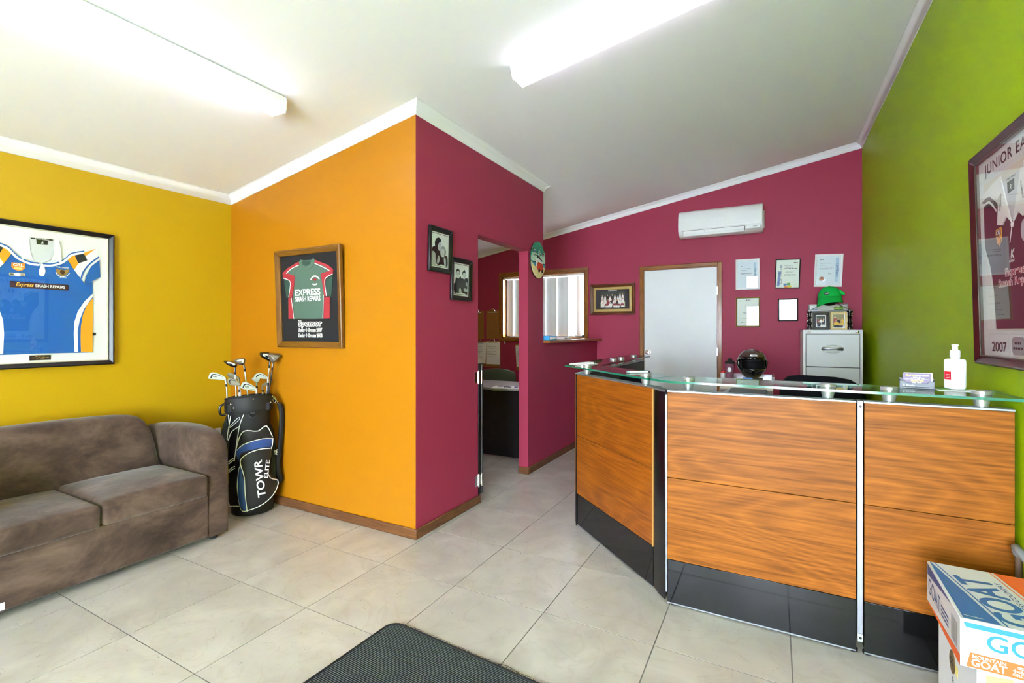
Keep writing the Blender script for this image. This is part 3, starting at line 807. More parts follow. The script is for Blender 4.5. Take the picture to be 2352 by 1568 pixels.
obj('scale_mark', prism(B(), circle(0, .075, .016, 14, .02), -.0375, -.035), M_PLAST, bt)
pb = thing('pill_bottle', 'small white tablet bottle with a red cap beside the door frame', 'bottle', (-.388, 4.56, TZ))
obj('body', lathe(B(), [(.019, 0), (.020, .003), (.020, .042), (.015, .047)], 18), M_PLAST, pb, smooth=True)
obj('cap', lathe(B(), [(.0185, .046), (.0185, .060), (.017, .062), (.001, .062)], 18), mat('cap_red', '#c81e1e', .4), pb, smooth=True)
mk = thing('marker_pen', 'blue and black marker pen lying on the plastic drawer unit', 'marker', (-.155, 4.46, TZ + .012), .05)
obj('barrel', tube(B(), [(-.07, 0, 0), (0, 0, 0)], .009, 10), mat('marker_blue', '#3d7ccc', .35), mk, smooth=True)
obj('cap', tube(B(), [(0, 0, 0), (.075, 0, 0)], .010, 10), M_BLKM, mk, smooth=True)
note('paper_pad', 'cream note pad lying on the plastic drawer unit', -.20, 4.49, TZ, .04, .20, .10, mat('pad_cream', '#ddd6c6', .7), 'notepad', .0025)
note('loose_paper', 'white sheet curling over the edge of the plastic drawer unit', -.345, 4.50, TZ + .0005, -.2, .12, .12)

# filing cabinet
fc = thing('filing_cabinet', 'light grey steel four-drawer filing cabinet in the corner', 'filing cabinet', (.4685, 5.263, 0))
MF = mat('cabinet_grey', '#c9cdca', .4); MFE = mat('cabinet_edge', '#d5d8d5', .35); MFD = mat('cabinet_gap', '#2a2b2b', .7)
FW, FD, FH = .4555, .60, 1.3175
bm = B(); box(bm, -FW / 2, FW / 2, .02, FD, .0, FH)
obj('body', bm, MF, fc)
bm = B(); box(bm, -FW / 2, -FW / 2 + .02, 0, .02, 0, FH); box(bm, FW / 2 - .02, FW / 2, 0, .02, 0, FH); box(bm, -FW / 2 + .02, FW / 2 - .02, 0, .02, FH - .036, FH); box(bm, -FW / 2 + .02, FW / 2 - .02, 0, .02, 0, .05)
obj('face_frame', bm, MFE, fc, bevel=.002)
obj('shadow_gap', box(B(), -FW / 2 + .02, FW / 2 - .02, .012, .021, .05, FH - .036), MFD, fc)
for k in range(4):
    z1 = FH - .0395 - k * .304; z0 = z1 - .297
    if z0 < .05: z0 = .056
    d_ = obj('drawer', box(B(), -FW / 2 + .0235, FW / 2 - .0235, -.002, .013, z0, z1), MF, fc, bevel=.002)
    zc = z1 - .135
    bm = B(); prism(bm, circle(0, zc, .086, 32, .036), -.0045, -.002); ck = obj('handle_cup', bm, mat('handle_recess', '#6f7268', .35, .6), d_, bevel=.001)
    bm = B(); rings = []
    for i in range(13):
        t = -1 + 2 * i / 12; x = t * .083; q = math.sqrt(max(.02, 1 - t * t))
        rings.append([bm.verts.new((x, -.006 - .018 * q + .005 * math.sin(a), zc + .002 + (.010 + .006 * abs(t)) * math.cos(a))) for a in [2 * PI * j / 8 for j in range(8)]])
    loft(bm, rings); obj('handle', bm, mat('handle_metal', '#8f9294', .3, .9), d_, smooth=True)
obj('lock', lathe(B(), [(.012, 0), (.012, -.004), (.009, -.006), (.001, -.006)], 18, (FW / 2 - .038, FH - .018), axis='y'), M_CHROME, fc, smooth=True)
obj('maker_plate', box(B(), -FW / 2 + .03, -FW / 2 + .062, -.0006, .001, FH - .026, FH - .014), mat('plate', '#b5ae9a', .4), fc)

# things on the cabinet
CT = FH + .0006
tr = thing('trophy_rack', 'black and chrome twin-column trophy holding up the green cap', 'trophy', (.472, 5.58, CT))
MTB = mat('trophy_black', '#17110f', .25); MTW = mat('trophy_wood', '#5a2a22', .35)
for s in (-1, 1):
    x = s * .163
    bm = lathe(B(), [(.026, 0), (.026, .02), (.016, .028), (.014, .05), (.022, .06), (.022, .07), (.013, .08), (.012, .115), (.020, .125), (.012, .135), (.014, .165), (.024, .172), (.024, .182)], 18, (x, 0))
    c = obj('column', bm, MTB, tr, smooth=True)
    for z in (.045, .092, .135, .155):
        obj('chrome_ball', ball(B(), (x + s * .016, -.014, z), .0085, 10, 8), M_CHROME, c, smooth=True)
    obj('plinth', box(B(), x - .032, x + .032, -.03, .03, 0, .012), MTW, c, bevel=.002)
obj('tray', box(B(), -.18, .18, -.035, .035, .182, .192), mat('tray_metal', '#56524f', .3, .8), tr, bevel=.002)
for s in (-1, 1):
    obj('support_rod', tube(B(), smoothpts([(s * .165, -.02, .192), (s * .12, -.02, .215), (s * .075, -.02, .245), (s * .06, -.015, .30), (s * .055, 0, .34)], 3, False), .004, 8), M_CHROME, tr, smooth=True)
obj('head_form', ball(B(), (0, 0, .29), .075, 16, 10, (1, .9, .75)), M_BLKM, tr, smooth=True)
cp = thing('baseball_cap', 'bright green baseball cap with a small navy badge', 'cap', (.472, 5.565, CT + .23), 0)
MCG = mat('cap_green', '#12b048', .8, spec=.2)
bm = B(); rings = []
for i in range(9):
    b = (PI / 2) * i / 8; q = math.cos(b)
    rings.append([bm.verts.new((math.cos(a) * .098 * max(q, .02) ** .8, math.sin(a) * .085 * max(q, .02) ** .8, .085 + math.sin(b) * .105 - .03 * math.cos(a) * 0)) for a in [2 * PI * k / 24 for k in range(24)]])
loft(bm, rings); obj('crown', bm, MCG, cp, smooth=True, angle=80)
bm = B(); g = {}
for i in range(13):
    for j in range(6):
        a = PI + .25 + (PI - .5) * i / 12; t = j / 5
        x = math.cos(a) * (.096 + .012 * t); y = math.sin(a) * (.083 + .062 * t)
        g[i, j] = bm.verts.new((x, y, .088 - .060 * t - .02 * t * (x / .1) ** 2 - .035 * t * (-x / .1 * .5)))
for i in range(12):
    for j in range(5): bm.faces.new((g[i, j], g[i + 1, j], g[i + 1, j + 1], g[i, j + 1]))
solid(obj('peak', bm, MCG, cp, smooth=True), .004)
bm = B(); prism(bm, [(.055, .125), (.118, .100), (.124, .112), (.112, .135), (.078, .155)], -.03, .03); obj('strap', bm, MCG, cp, bevel=.004)
obj('button', ball(B(), (0, 0, .191), .007, 8, 6), MCG, cp, smooth=True)
bd = obj('badge', box(B(), -.020, .020, -.001, .001, -.013, .013), mat('badge_navy', '#101a33', .6), cp, loc=(-.028, -.079, .118), rot=(-.38, -.15, .0))
text('TAB', .017, M_PLAST, bd, 0, -.006, -.0016, 'CENTER', .03)
def stand_frame(name, label, x, y, w, h, rail, m, ground, sky, rows, tops, seed, rz=0, lean=.12):
    t = thing(name, label, 'photo frame', (x, y, CT), rot=(-lean, 0, rz))
    sub_ = bpy.data.objects.new('frame', None)
    bm = B()
    for a, b, c, d in ((-w / 2, w / 2, 0, rail), (-w / 2, w / 2, h - rail, h), (-w / 2, -w / 2 + rail, rail, h - rail), (w / 2 - rail, w / 2, rail, h - rail)): box(bm, a, b, -.014, 0, c, d)
    obj('frame', bm, m, t, bevel=.002)
    p = obj('photo', box(B(), -w / 2 + rail, w / 2 - rail, -.006, -.002, rail, h - rail), M_PAPER, t)
    people(p, -w / 2 + rail + .006, w / 2 - rail - .006, rail + .006, h - rail - .006, -.0066, ground, sky, rows, tops, seed)
    obj('strut', box(B(), -.015, .015, 0, .003, 0, h * .6), m, t, rot=(-.3, 0, 0))
    bpy.data.objects.remove(sub_)
stand_frame('photo_frame', 'black photo frame standing in front of the trophy', .398, 5.50, .135, .170, .026, MTB, '#d9dcd8', '#3b4a3a', (3, 2), ['#e9e9e4', '#7a3038', '#1c2430'], 3)
stand_frame('photo_frame', 'cream wooden photo frame with a colour snapshot in front of the trophy', .541, 5.50, .132, .170, .016, mat('cream_wood', '#d8c07c', .45), '#6f7a34', '#8f8a5a', (3, 2), ['#a5432f', '#d8b23a', '#2b1d14'], 8)
rl = thing('tape_roll', 'green roll of tape resting on top of the trophy rack', 'tape', (.545, 5.566, CT + .194))
obj('roll', lathe(B(), [(.012, 0), (.036, 0), (.036, .026), (.012, .026), (.012, 0)], 20), mat('tape_green', '#2f8a1c', .4), rl, smooth=True)
obj('band', lathe(B(), [(.0364, .008), (.0368, .008), (.0368, .018), (.0364, .018)], 20), mat('tape_stripe', '#d8e86a', .4), rl)

# ------------------------------------------------------------------ air conditioner
ac = thing('air_conditioner', 'white wall-mounted split air conditioner above the white door', 'air conditioner', (-.528, YB, 2.37))
AW = .427
prof = [(0, .02), (0, .30), (-.06, .305), (-.12, .298), (-.175, .27), (-.197, .22), (-.205, .12), (-.200, .065), (-.17, .030), (-.10, .004), (-.04, .0)]
bm = B(); loft(bm, [[bm.verts.new((x, y, z)) for y, z in prof] for x in (-AW, AW)])
obj('body', bm, M_PLAST, ac, bevel=.012, seg=3)
bm = B(); pf_ = [(-.168, .276), (-.190, .245), (-.201, .20), (-.209, .12), (-.207, .075), (-.200, .072), (-.19, .20), (-.165, .27)]
loft(bm, [[bm.verts.new((x, y, z)) for y, z in pf_] for x in (-AW + .006, AW - .006)])
obj('front_panel', bm, M_PLAST, ac, bevel=.004)
obj('panel_crease', box(B(), -.27, .33, -.2105, -.2085, .097, .1005), M_WHITE, ac)
obj('outlet', prism(B(), [(-.199, .064), (-.175, .020), (-.165, .024), (-.19, .068)], -.375, .255, 'yz'), mat('outlet_dark', '#3a3d3e', .6), ac)
for k, (y, z) in enumerate(((-.203, .040), (-.192, .018))):
    fl = obj('louvre', prism(B(), [(y, z - .014), (y + .004, z - .016), (y - .006, z + .016), (y - .010, z + .018)], -.37, .25, 'yz'), M_PLAST, ac, bevel=.001)
for x in (-.15, .06): obj('louvre_clip', box(B(), x, x + .007, -.213, -.205, .030, .064), M_WHITE, ac)
obj('service_cover', box(B(), .27, .40, -.196, -.188, .030, .062), MATS['white_plastic'], ac, bevel=.003)
obj('sensor_window', box(B(), .335, .375, -.1985, -.196, .044, .054), mat('sensor', '#b9bcbb', .3), ac)
obj('pipe_cover', box(B(), AW, AW + .012, -.05, -.002, .05, .24), mat('pipe_cover', '#cfd6c4', .4), ac, bevel=.003)
def rhomb(cx, cz_, a, L): 
    c, s = math.cos(a), math.sin(a); w = L * .32
    return [(cx, cz_), (cx + c * L * .5 - s * w, cz_ + s * L * .5 + c * w), (cx + c * L, cz_ + s * L), (cx + c * L * .5 + s * w, cz_ + s * L * .5 - c * w)]
bm = B()
for a in (PI / 2, PI / 2 + 2 * PI / 3, PI / 2 - 2 * PI / 3): flat(bm, rhomb(-.075, .168, a, .018), -.2106)
obj('emblem', bm, mat('emblem_white', '#ffffff', .2), ac)
text('MITSUBISHI', .017, MATS['emblem_white'], ac, -.053, .162, -.2108, 'LEFT', .02, width=.098)

# ------------------------------------------------------------------ pictures on the walls
def hung(name, label, cat, wall, along, z, W, H, lean=0., roll=0., gap=0., group=None):
    """wall: 'back','return','left','partition','right'; origin at picture centre on the wall, local -y faces the room"""
    if wall in ('back', 'return'):
        p = Vector((along, (YB if wall == 'back' else YO) - .003 - gap, z)); r = 0
    elif wall == 'right': p = Vector((XR - .003 - gap, along, z)); r = -PI / 2
    else: p = Vector(((XL if wall == 'left' else XP) + .003 + gap, along, z)); r = PI / 2
    t = thing(name, label, cat, (0, 0, 0), 0, group)
    back = Vector((0, -1, 0)); back.rotate(Matrix.Rotation(r, 3, 'Z'))
    t.location = p + back * (math.sin(lean) * H / 2)
    t.rotation_euler = (Matrix.Rotation(r, 4, 'Z') @ Matrix.Rotation(lean, 4, 'X') @ Matrix.Rotation(roll, 4, 'Y')).to_euler()
    return t
def R(W, H): return [(-W / 2, -H / 2), (W / 2, -H / 2), (W / 2, H / 2), (-W / 2, H / 2)]
def back_glass(t, W, H, w, m, d=.02, glass=True, off=.005):
    bk = obj('backing', box(B(), -W / 2 + w * .6, W / 2 - w * .6, -off, 0, -H / 2 + w * .6, H / 2 - w * .6), m, t)
    if glass: obj('glass', flat(B(), R(W - 1.6 * w, H - 1.6 * w), -d + .003), M_PIC, t)
    return bk
def mir(p): return [(-x, z) for x, z in p]

# blue jersey on the yellow wall
JB = mat('jersey_blue', '#0f5fae', .75, bump=.2, bscale=400); JW = mat('jersey_white', '#eceee9', .75)
JY = mat('jersey_amber', '#f0a21c', .75); JK = mat('jersey_black', '#15171a', .7); JM = mat('jersey_maroon', '#4c1226', .75, bump=.2, bscale=400)
M_BFR = mat('frame_black', '#101114', .32)
t = hung('framed_jersey', 'large black-framed blue football jersey on the yellow wall above the sofa', 'framed jersey', 'left', 1.208, 1.515, .73, .86)
frame_rails(t, .73, .86, .030, .030, M_BFR, M_BFR)
bk = back_glass(t, .73, .86, .03, mat('mount_white', '#e6e9e4', .7), .022)
lip = B()
for a, b, c, d in ((-.337, .337, .396, .402), (-.337, .337, -.402, -.396), (-.337, -.331, -.396, .396), (.331, .337, -.396, .396)): box(lip, a, b, -.016, -.004, c, d)
obj('mount_lip', lip, mat('lip_cream', '#cfc6ae', .6), t)
body = [(.006, .189), (.049, .191), (.096, .214), (.123, .241), (.158, .176), (.217, .088), (.254, .112), (.254, -.348), (.006, -.345)]
full = body + mir(body)[::-1]
js = obj('jersey', prism(B(), full, -.011, -.004), JB, t, bevel=.002)
def jpart(name, polys, y, m, both=True, thick=.002):
    bm = B()
    for p in polys:
        prism(bm, p, y, y + thick)
        if both: prism(bm, mir(p), y, y + thick)
    return obj(name, bm, m, js)
def jrib(name, pls, w, y, m, both=True):
    bm = B()
    for p in pls:
        p = smoothpts(p, 3, False)
        ribbon(bm, p, w, y)
        if both: ribbon(bm, mir(p)[::-1], w, y)
    return obj(name, bm, m, js)
jpart('sleeve_band', [[(.158, .176), (.18, .219), (.225, .244), (.218, .272), (.27, .326), (.286, .275), (.24, .225), (.205, .171), (.194, .124)]], -.0125, JW)
jpart('shoulder_panel', [[(.123, .245), (.161, .267), (.179, .217), (.158, .176)], [(.203, .287), (.27, .326), (.218, .272)]], -.013, JY)
jpart('shoulder_patch', [[(.161, .267), (.2, .29), (.225, .244), (.18, .219)]], -.0135, JK)
jpart('sleeve', [[(.289, .256), (.293, .144), (.217, .088), (.211, .101), (.22, .144), (.245, .207)]], -.013, JB)
jrib('sleeve_piping', [[(.285, .275), (.237, .224), (.203, .167), (.193, .124)]], .007, -.0142, JB)
jrib('sleeve_piping', [[(.288, .262), (.243, .214), (.212, .156), (.203, .110)]], .010, -.0145, JW)
jrib('neck_stripe', [[(.006, .186), (.049, .189), (.096, .211), (.126, .243), (.148, .268), (.205, .290)]], .012, -.0146, JW)
jrib('neck_stripe', [[(.006, .196), (.049, .199), (.093, .22), (.123, .25), (.145, .277), (.209, .301)]], .008, -.0143, JB)
jpart('neck_lining', [[(-.058, .345), (.062, .351), (.058, .263), (.044, .224), (.006, .196), (-.030, .208), (-.050, .268)]], -.012, mat('neck_grey', '#cfd3d3', .8), False)
jpart('collar', [[(.063, .352), (.083, .342), (.092, .309), (.097, .21), (.065, .225), (.045, .212), (.059, .263)], [(-.053, .348), (-.073, .335), (-.082, .30), (-.085, .205), (-.055, .22), (-.033, .208), (-.047, .262)]], -.0155, JW, False, .003)
jpart('neck_label', [[(-.02, .338), (.033, .340), (.031, .312), (-.018, .309)]], -.0150, JK, False)
text('R', .018, JW, js, .006, .316, -.0155, 'CENTER', .02, .3)
jrib('collar_trim', [[(-.045, .340), (.055, .346)]], .008, -.0158, JK, False)
text('KOMBAT KOMBAT', .0075, JW, js, .005, .3395, -.0162, 'CENTER', .02)
jpart('placket', [smoothpts([(.006, .200), (.016, .177), (.021, .151), (.014, .124), (.003, .121), (-.007, .128), (-.008, .151), (-.001, .178)], 3)], -.0150, JW, False)
jpart('side_stripe', [[(.254, .033), (.211, -.02), (.177, -.085), (.161, -.149), (.157, -.225), (.161, -.342), (.179, -.343), (.176, -.212), (.186, -.141), (.208, -.07), (.254, .015)]], -.0125, JW)
jpart('side_panel', [[(.254, .004), (.222, -.048), (.203, -.105), (.193, -.176), (.191, -.247), (.193, -.345), (.252, -.346)]], -.0125, JY)
bn = jpart('sponsor_band', [[(-.133, .079), (.131, .079), (.131, .043), (-.133, .043)]], -.0125, mat('band_maroon', '#3c1220', .6), False)
text('Express', .030, mat('print_gold', '#ffc63a', .5), js, -.110, .053, -.0130, 'LEFT', .015, .35, width=.078)
text('SMASH REPAIRS', .024, JW, js, -.024, .053, -.0130, 'LEFT', .025, width=.138)
jpart('badge', [[(-.126, .187), (-.07, .189), (-.069, .16), (-.08, .146), (-.098, .14), (-.117, .148), (-.127, .162)]], -.0122, mat('badge_orange', '#f28a1e', .6), False)
text('CRL', .022, JW, js, -.098, .168, -.0128, 'CENTER', .03, width=.045)
bm = B(); flat(bm, circle(-.098, .155, .02, 16, .008), -.0128); obj('badge_ball', bm, mat('badge_yellow', '#ffd27a', .6), js)
jpart('badge_strip', [[(-.136, .127), (-.068, .128), (-.068, .113), (-.136, .111)]], -.0122, mat('strip_tan', '#c9b489', .6), False)
bm = B(); flat(bm, circle(-.102, .119, .014, 12, .011), -.0128); obj('badge_crest', bm, JW, js)
lines(js, JK, [(-.133, -.118, .117), (-.086, -.071, .117)], -.013, .005)
jpart('crest', [[(.07, .176), (.092, .168), (.101, .172), (.110, .168), (.136, .177), (.128, .152), (.118, .140), (.101, .130), (.084, .138), (.074, .150)]], -.0122, mat('crest_gold', '#a07c3a', .6), False)
bm = B(); flat(bm, circle(.101, .155, .012, 12, .014), -.0128); obj('crest_shield', bm, mat('crest_brown', '#5a3a22', .6), js)
text('TULLIMBAR', .013, JW, js, .102, .180, -.0128, 'CENTER', .02, width=.060)
text('J.R.L.F.C.', .011, JW, js, .104, .118, -.0128, 'CENTER', .02, width=.042)
jrib('crest_ribbon', [[(.070, .152), (.080, .134), (.10, .126), (.122, .134), (.136, .152)]], .004, -.0124, JW, False)
obj('tag', box(B(), .253, .272, -.0085, -.005, -.238, -.220), JK, js)
pl = obj('name_plate', box(B(), -.048, .048, -.009, -.004, -.385, -.355), JK, t)
lines(pl, mat('plate_print', '#c9a76a', .4), [(-.022, .022, -.3625), (-.038, .038, -.371), (-.02, .02, -.379)], -.0095, .0028)

# green jersey on the orange wall
t = hung('framed_jersey', 'wood-framed grey-green and red jersey on black board on the orange wall', 'framed jersey', 'return', -2.935, 1.543, .69, .715, .036)
WF = wood('honey_frame_across', '#5e3a10', '#8f5f22', 2.2, 'X', .35, .3); WFZ = wood('honey_frame_upright', '#5e3a10', '#8f5f22', 2.2, 'Z', .35, .3)
frame_rails(t, .69, .715, .045, .024, WF, WFZ, .006)
bk = back_glass(t, .69, .715, .045, mat('board_black', '#121419', .75), .02, False)
G1 = mat('jersey_grey_green', '#506a5c', .8, bump=.2, bscale=400); G2 = mat('jersey_dark_green', '#2f4a3f', .8); G3 = mat('jersey_red', '#a92c35', .75)
js = obj('jersey', prism(B(), [(-.086, .24), (-.038, .212), (.011, .206), (.052, .223), (.077, .248), (.123, .226), (.185, .203), (.2, .191), (.137, .166), (.153, .087), (.166, .016), (.144, -.151), (-.157, -.148), (-.172, -.004), (-.146, .102), (-.138, .169), (-.207, .19), (-.228, .188), (-.163, .221)], -.011, -.005), G1, t, bevel=.002)
jpart('shoulder_panel', [[(-.089, .266), (-.086, .243), (-.162, .226), (-.224, .191), (-.138, .166), (-.146, .102), (-.176, .008), (-.206, .012), (-.185, .104), (-.196, .133), (-.267, .156), (-.271, .194), (-.205, .229)]], -.0125, G3, False, .006)
jpart('shoulder_panel', [[(.082, .267), (.077, .248), (.185, .214), (.229, .181), (.138, .166), (.153, .087), (.166, .006), (.189, .007), (.177, .086), (.186, .128), (.256, .158), (.259, .19), (.209, .223)]], -.0125, G3, False, .006)
jpart('sleeve', [[(-.26, .153), (-.201, .133), (-.186, .104), (-.206, .012), (-.236, .01)]], -.0115, G2, False, .005)
jpart('sleeve', [[(.256, .153), (.19, .128), (.181, .096), (.193, .007), (.235, .003)]], -.0115, G2, False, .005)
jpart('side_panel', [[(-.217, .008), (-.179, .007), (-.166, -.145), (-.223, -.147)]], -.0105, G3, False, .005)
jpart('side_panel', [[(.163, .003), (.217, .003), (.21, -.149), (.152, -.15)]], -.0105, G3, False, .005)
jpart('collar', [[(-.085, .263), (-.064, .278), (-.035, .27), (.046, .269), (.07, .281), (.081, .264), (.072, .238), (.043, .212), (.011, .204), (-.038, .21), (-.078, .232)]], -.0135, G1, False, .004)
jpart('neck_lining', [[(-.056, .268), (.045, .264), (.032, .24), (-.013, .227), (-.049, .243)]], -.0138, G2, False, .001)
for p_ in ([(-.086, .24), (-.163, .221), (-.228, .188)], [(-.264, .156), (-.2, .136), (-.185, .104), (-.208, .012)], [(-.179, .007), (-.157, -.148)], [(.077, .244), (.177, .206), (.229, .181)], [(.258, .157), (.198, .138), (.177, .107), (.191, .007)], [(.16, .017), (.148, -.149)]): jrib('piping', [p_], .006, -.0142, JW, False)
for p_ in ([(-.086, .247), (-.163, .228), (-.228, .192), (-.135, .160)], [(.074, .252), (.185, .216), (.231, .183), (.135, .160)]): jpart('yoke', [p_], -.0118, G1, False, .005)
text('EXPRESS', .062, JW, js, -.006, .021, -.0118, 'CENTER', .03, width=.265)
text('SMASH REPAIRS', .050, JW, js, -.006, -.022, -.0118, 'CENTER', .03, width=.265)
bm = B(); flat(bm, [(.052, .13), (.072, .137), (.088, .134), (.106, .124), (.088, .127), (.084, .118), (.072, .113), (.072, .124), (.06, .125)], -.0118); obj('crest', bm, mat('crest_red', '#8e1f1f', .7), js)
jrib('crest_arc', [[(.032, .128), (.05, .146), (.075, .152), (.10, .146), (.122, .128)], [(.05, .098), (.075, .092), (.10, .098)]], .010, -.0117, JW, False)
SPW = mat('print_white', '#f2f2ee', .5); SPD = mat('print_dark', '#2a2c24', .5)
for body_, sz, z, w in (('Sponsor', .058, -.200, .245), ('Under 8 Greens 2007', .034, -.241, .243), ('Under 9 Greens 2008', .034, -.280, .243)):
    text(body_, sz, SPW, bk, 0, z, -.0056, 'CENTER', .075, width=w + .012)
    text(body_, sz, SPD, bk, 0, z, -.0060, 'CENTER', .0, width=w - .004)

# maroon jersey on the green wall
t = hung('framed_jersey', 'mahogany-framed maroon and white junior jersey on the green wall', 'framed jersey', 'right', 2.357, 1.597, .73, .86, .024)
MH1 = mat('mahogany', '#3a0f12', .3, var=.25, vscale=14, coat=.3)
frame_rails(t, .73, .86, .034, .026, MH1, MH1, .006)
bk = back_glass(t, .73, .86, .034, mat('mount_pale', '#dfe6e4', .7), .021)
bm = B()
for a, b, c, d in ((-.333, .333, .392, .396), (-.333, .333, -.396, -.392), (-.333, -.329, -.392, .392), (.329, .333, -.392, .392)): box(bm, a, b, -.019, -.004, c, d)
obj('inner_slip', bm, mat('slip_gold', '#4b4030', .35), t)
obj('mount_window', prism(B(), [(-.272, .298), (.272, .298), (.272, .03), (.190, -.292), (-.190, -.292), (-.272, .03)], -.0075, -.005), mat('mount_cream', '#dcd9c8', .7), t)
body = [(0, .09), (.05, .12), (.10, .185), (.18, .235), (.268, .222), (.268, .045), (.215, -.045), (.190, -.14), (.180, -.285), (0, -.285)]
js = obj('jersey', prism(B(), [(x, z) for x, z in mir(body)] + [(x, z) for x, z in body[::-1]], -.012, -.007), JM, t, bevel=.002)
jpart('shoulder_panel', [[(.09, .285), (.17, .275), (.270, .255), (.270, .228), (.20, .232), (.13, .190), (.10, .12)]], -.0125, JW)
jrib('shoulder_stripe', [[(.270, .224), (.20, .226), (.13, .180)]], .010, -.0140, JM)
jrib('shoulder_stripe', [[(.270, .209), (.20, .211), (.135, .162)]], .009, -.0141, JW)
jpart('collar', [[(.105, .262), (.078, .262), (.045, .18), (.008, .095), (.045, .125), (.085, .098), (.128, .108), (.115, .18)]], -.0160, JW, True, .004)
jpart('neck_lining', [[(-.085, .262), (.085, .262), (.045, .18), (0, .095), (-.045, .18)]], -.0130, MATS['neck_grey'], False)
jpart('neck_label', [[(-.034, .242), (.022, .244), (.020, .207), (-.032, .202)]], -.0140, JK, False)
text('R', .024, JW, js, -.006, .212, -.0145, 'CENTER', .02, .3)
text('KOMBAT KOMBAT', .009, JK, js, 0, .250, -.0145, 'CENTER', .03)
for s_ in (-1, 1): text('KOMBAT', .016, JK, js, s_ * .084, .185, -.0166, 'CENTER', .02, rot=s_ * -1.35)
jpart('placket', [[(-.012, .09), (-.004, .09), (-.030, .025), (-.036, .025)]], -.0125, JW, False)
obj('button', prism(B(), circle(-.004, .086, .010, 14), -.015, -.012), JW, js)
jpart('side_panel', [[(.272, .036), (.224, -.05), (.198, -.14), (.188, -.285), (.272, -.285)]], -.0125, JW)
jrib('side_stripe', [[(.268, .050), (.214, -.045), (.188, -.14), (.177, -.285)]], .007, -.0142, JW)
jpart('badge', [[(-.152, .092), (-.103, .096), (-.097, .080), (-.102, .045), (-.122, .026), (-.146, .040), (-.155, .078)]], -.0125, mat('badge_gold', '#f5b51e', .6), False)
bm = B(); flat(bm, [(-.148, .088), (-.106, .091), (-.105, .067), (-.149, .064)], -.0130); flat(bm, circle(-.124, .047, .017, 16, .016), -.0130); obj('badge_field', bm, mat('badge_field', '#3a1420', .6), js)
text('CRL', .024, JW, js, -.127, .070, -.0136, 'CENTER', .03, width=.038)
bm = B(); flat(bm, circle(-.124, .047, .014, 16, .013), -.0136); obj('badge_ball', bm, mat('badge_amber', '#f7a32a', .6), js)
text('K', .044, JW, js, -.016, -.032, -.0130, 'CENTER', .03, .25)
text('KOMBAT', .012, JW, js, -.018, -.046, -.0130, 'CENTER', .03, width=.045)
bm = B(); flat(bm, circle(.085, .05, .026, 18, .038), -.0130); obj('crest', bm, mat('crest_silver', '#b9bcc4', .5), js)
for body_, z, w in (('Express', -.092, .150), ('Smash Repairs', -.128, .275)):
    text(body_, .040, JW, js, 0, z, -.0130, 'CENTER', .05, width=w + .01)
    text(body_, .040, mat('print_crimson', '#b02038', .5), js, 0, z, -.0136, 'CENTER', .0, width=w)
TL = mat('title_maroon', '#2c0f1c', .5)
text('JUNIOR EAGLES', .058, TL, bk, 0, .330, -.0058, 'CENTER', .014, width=.53, space=1.1)
text('2007', .052, TL, bk, -.180, -.372, -.0058, 'CENTER', .016, width=.140)
bm = B()
for z in (.306, .314, .384, .391): ribbon(bm, [(-.315, z), (.315, z)], .0012, -.0056)
for a, b in ((-.268, -.092), (-.080, .060), (.070, .268)):
    for p, q in (((a, -.388), (b, -.388)), ((a, -.305), (b, -.305)), ((a, -.388), (a, -.305)), ((b, -.388), (b, -.305))): ribbon(bm, [p, q], .0014, -.0056)
obj('mount_lines', bm, mat('mount_line', '#b9c2c0', .6), t)
pl = obj('engraved_plate', prism(B(), rrect(-.060, .040, -.380, -.315, .022), -.0072, -.005), mat('plate_silver', '#b7c0c4', .3, .6), t)
lines(pl, M_INK, [(-.035, .015, -.342), (-.048, .028, -.360)], -.0077, .008)

# two black and white portraits on the partition
def silhouettes(t, polys):
    for nm, m, y, ps in polys:
        bm = B()
        for p in ps: flat(bm, smoothpts(p, 3), y)
        obj(nm, bm, m, t)
BWD = mat('photo_black', '#10151a', .5); BWM = mat('photo_grey', '#8f999d', .5); BWL = mat('photo_pale', '#e4ecec', .5)
def bw(label, y, z, polys):
    t = hung('portrait', label, 'picture', 'partition', y, z, .255, .298, .03)
    frame_rails(t, .255, .298, .034, .018, M_BFR, M_BFR, .003)
    bk = back_glass(t, .255, .298, .034, BWL, .014)
    bm = B()
    for p in (((-.088, .106), (.088, .106)), ((-.088, -.106), (.088, -.106))): ribbon(bm, list(p), .003, -.0054)
    obj('mount_line', bm, BWD, bk)
    silhouettes(bk, polys)
SKIN = mat('photo_skin', '#b4bdc0', .5); SKIN2 = mat('photo_skin_light', '#c9d1d2', .5)
def marks(p): return [[p[i], ((p[i][0] + p[i + 1][0]) / 2, p[i][1] + .0022), p[i + 1], ((p[i][0] + p[i + 1][0]) / 2, p[i][1] - .0016)] for i in range(0, len(p), 2)]
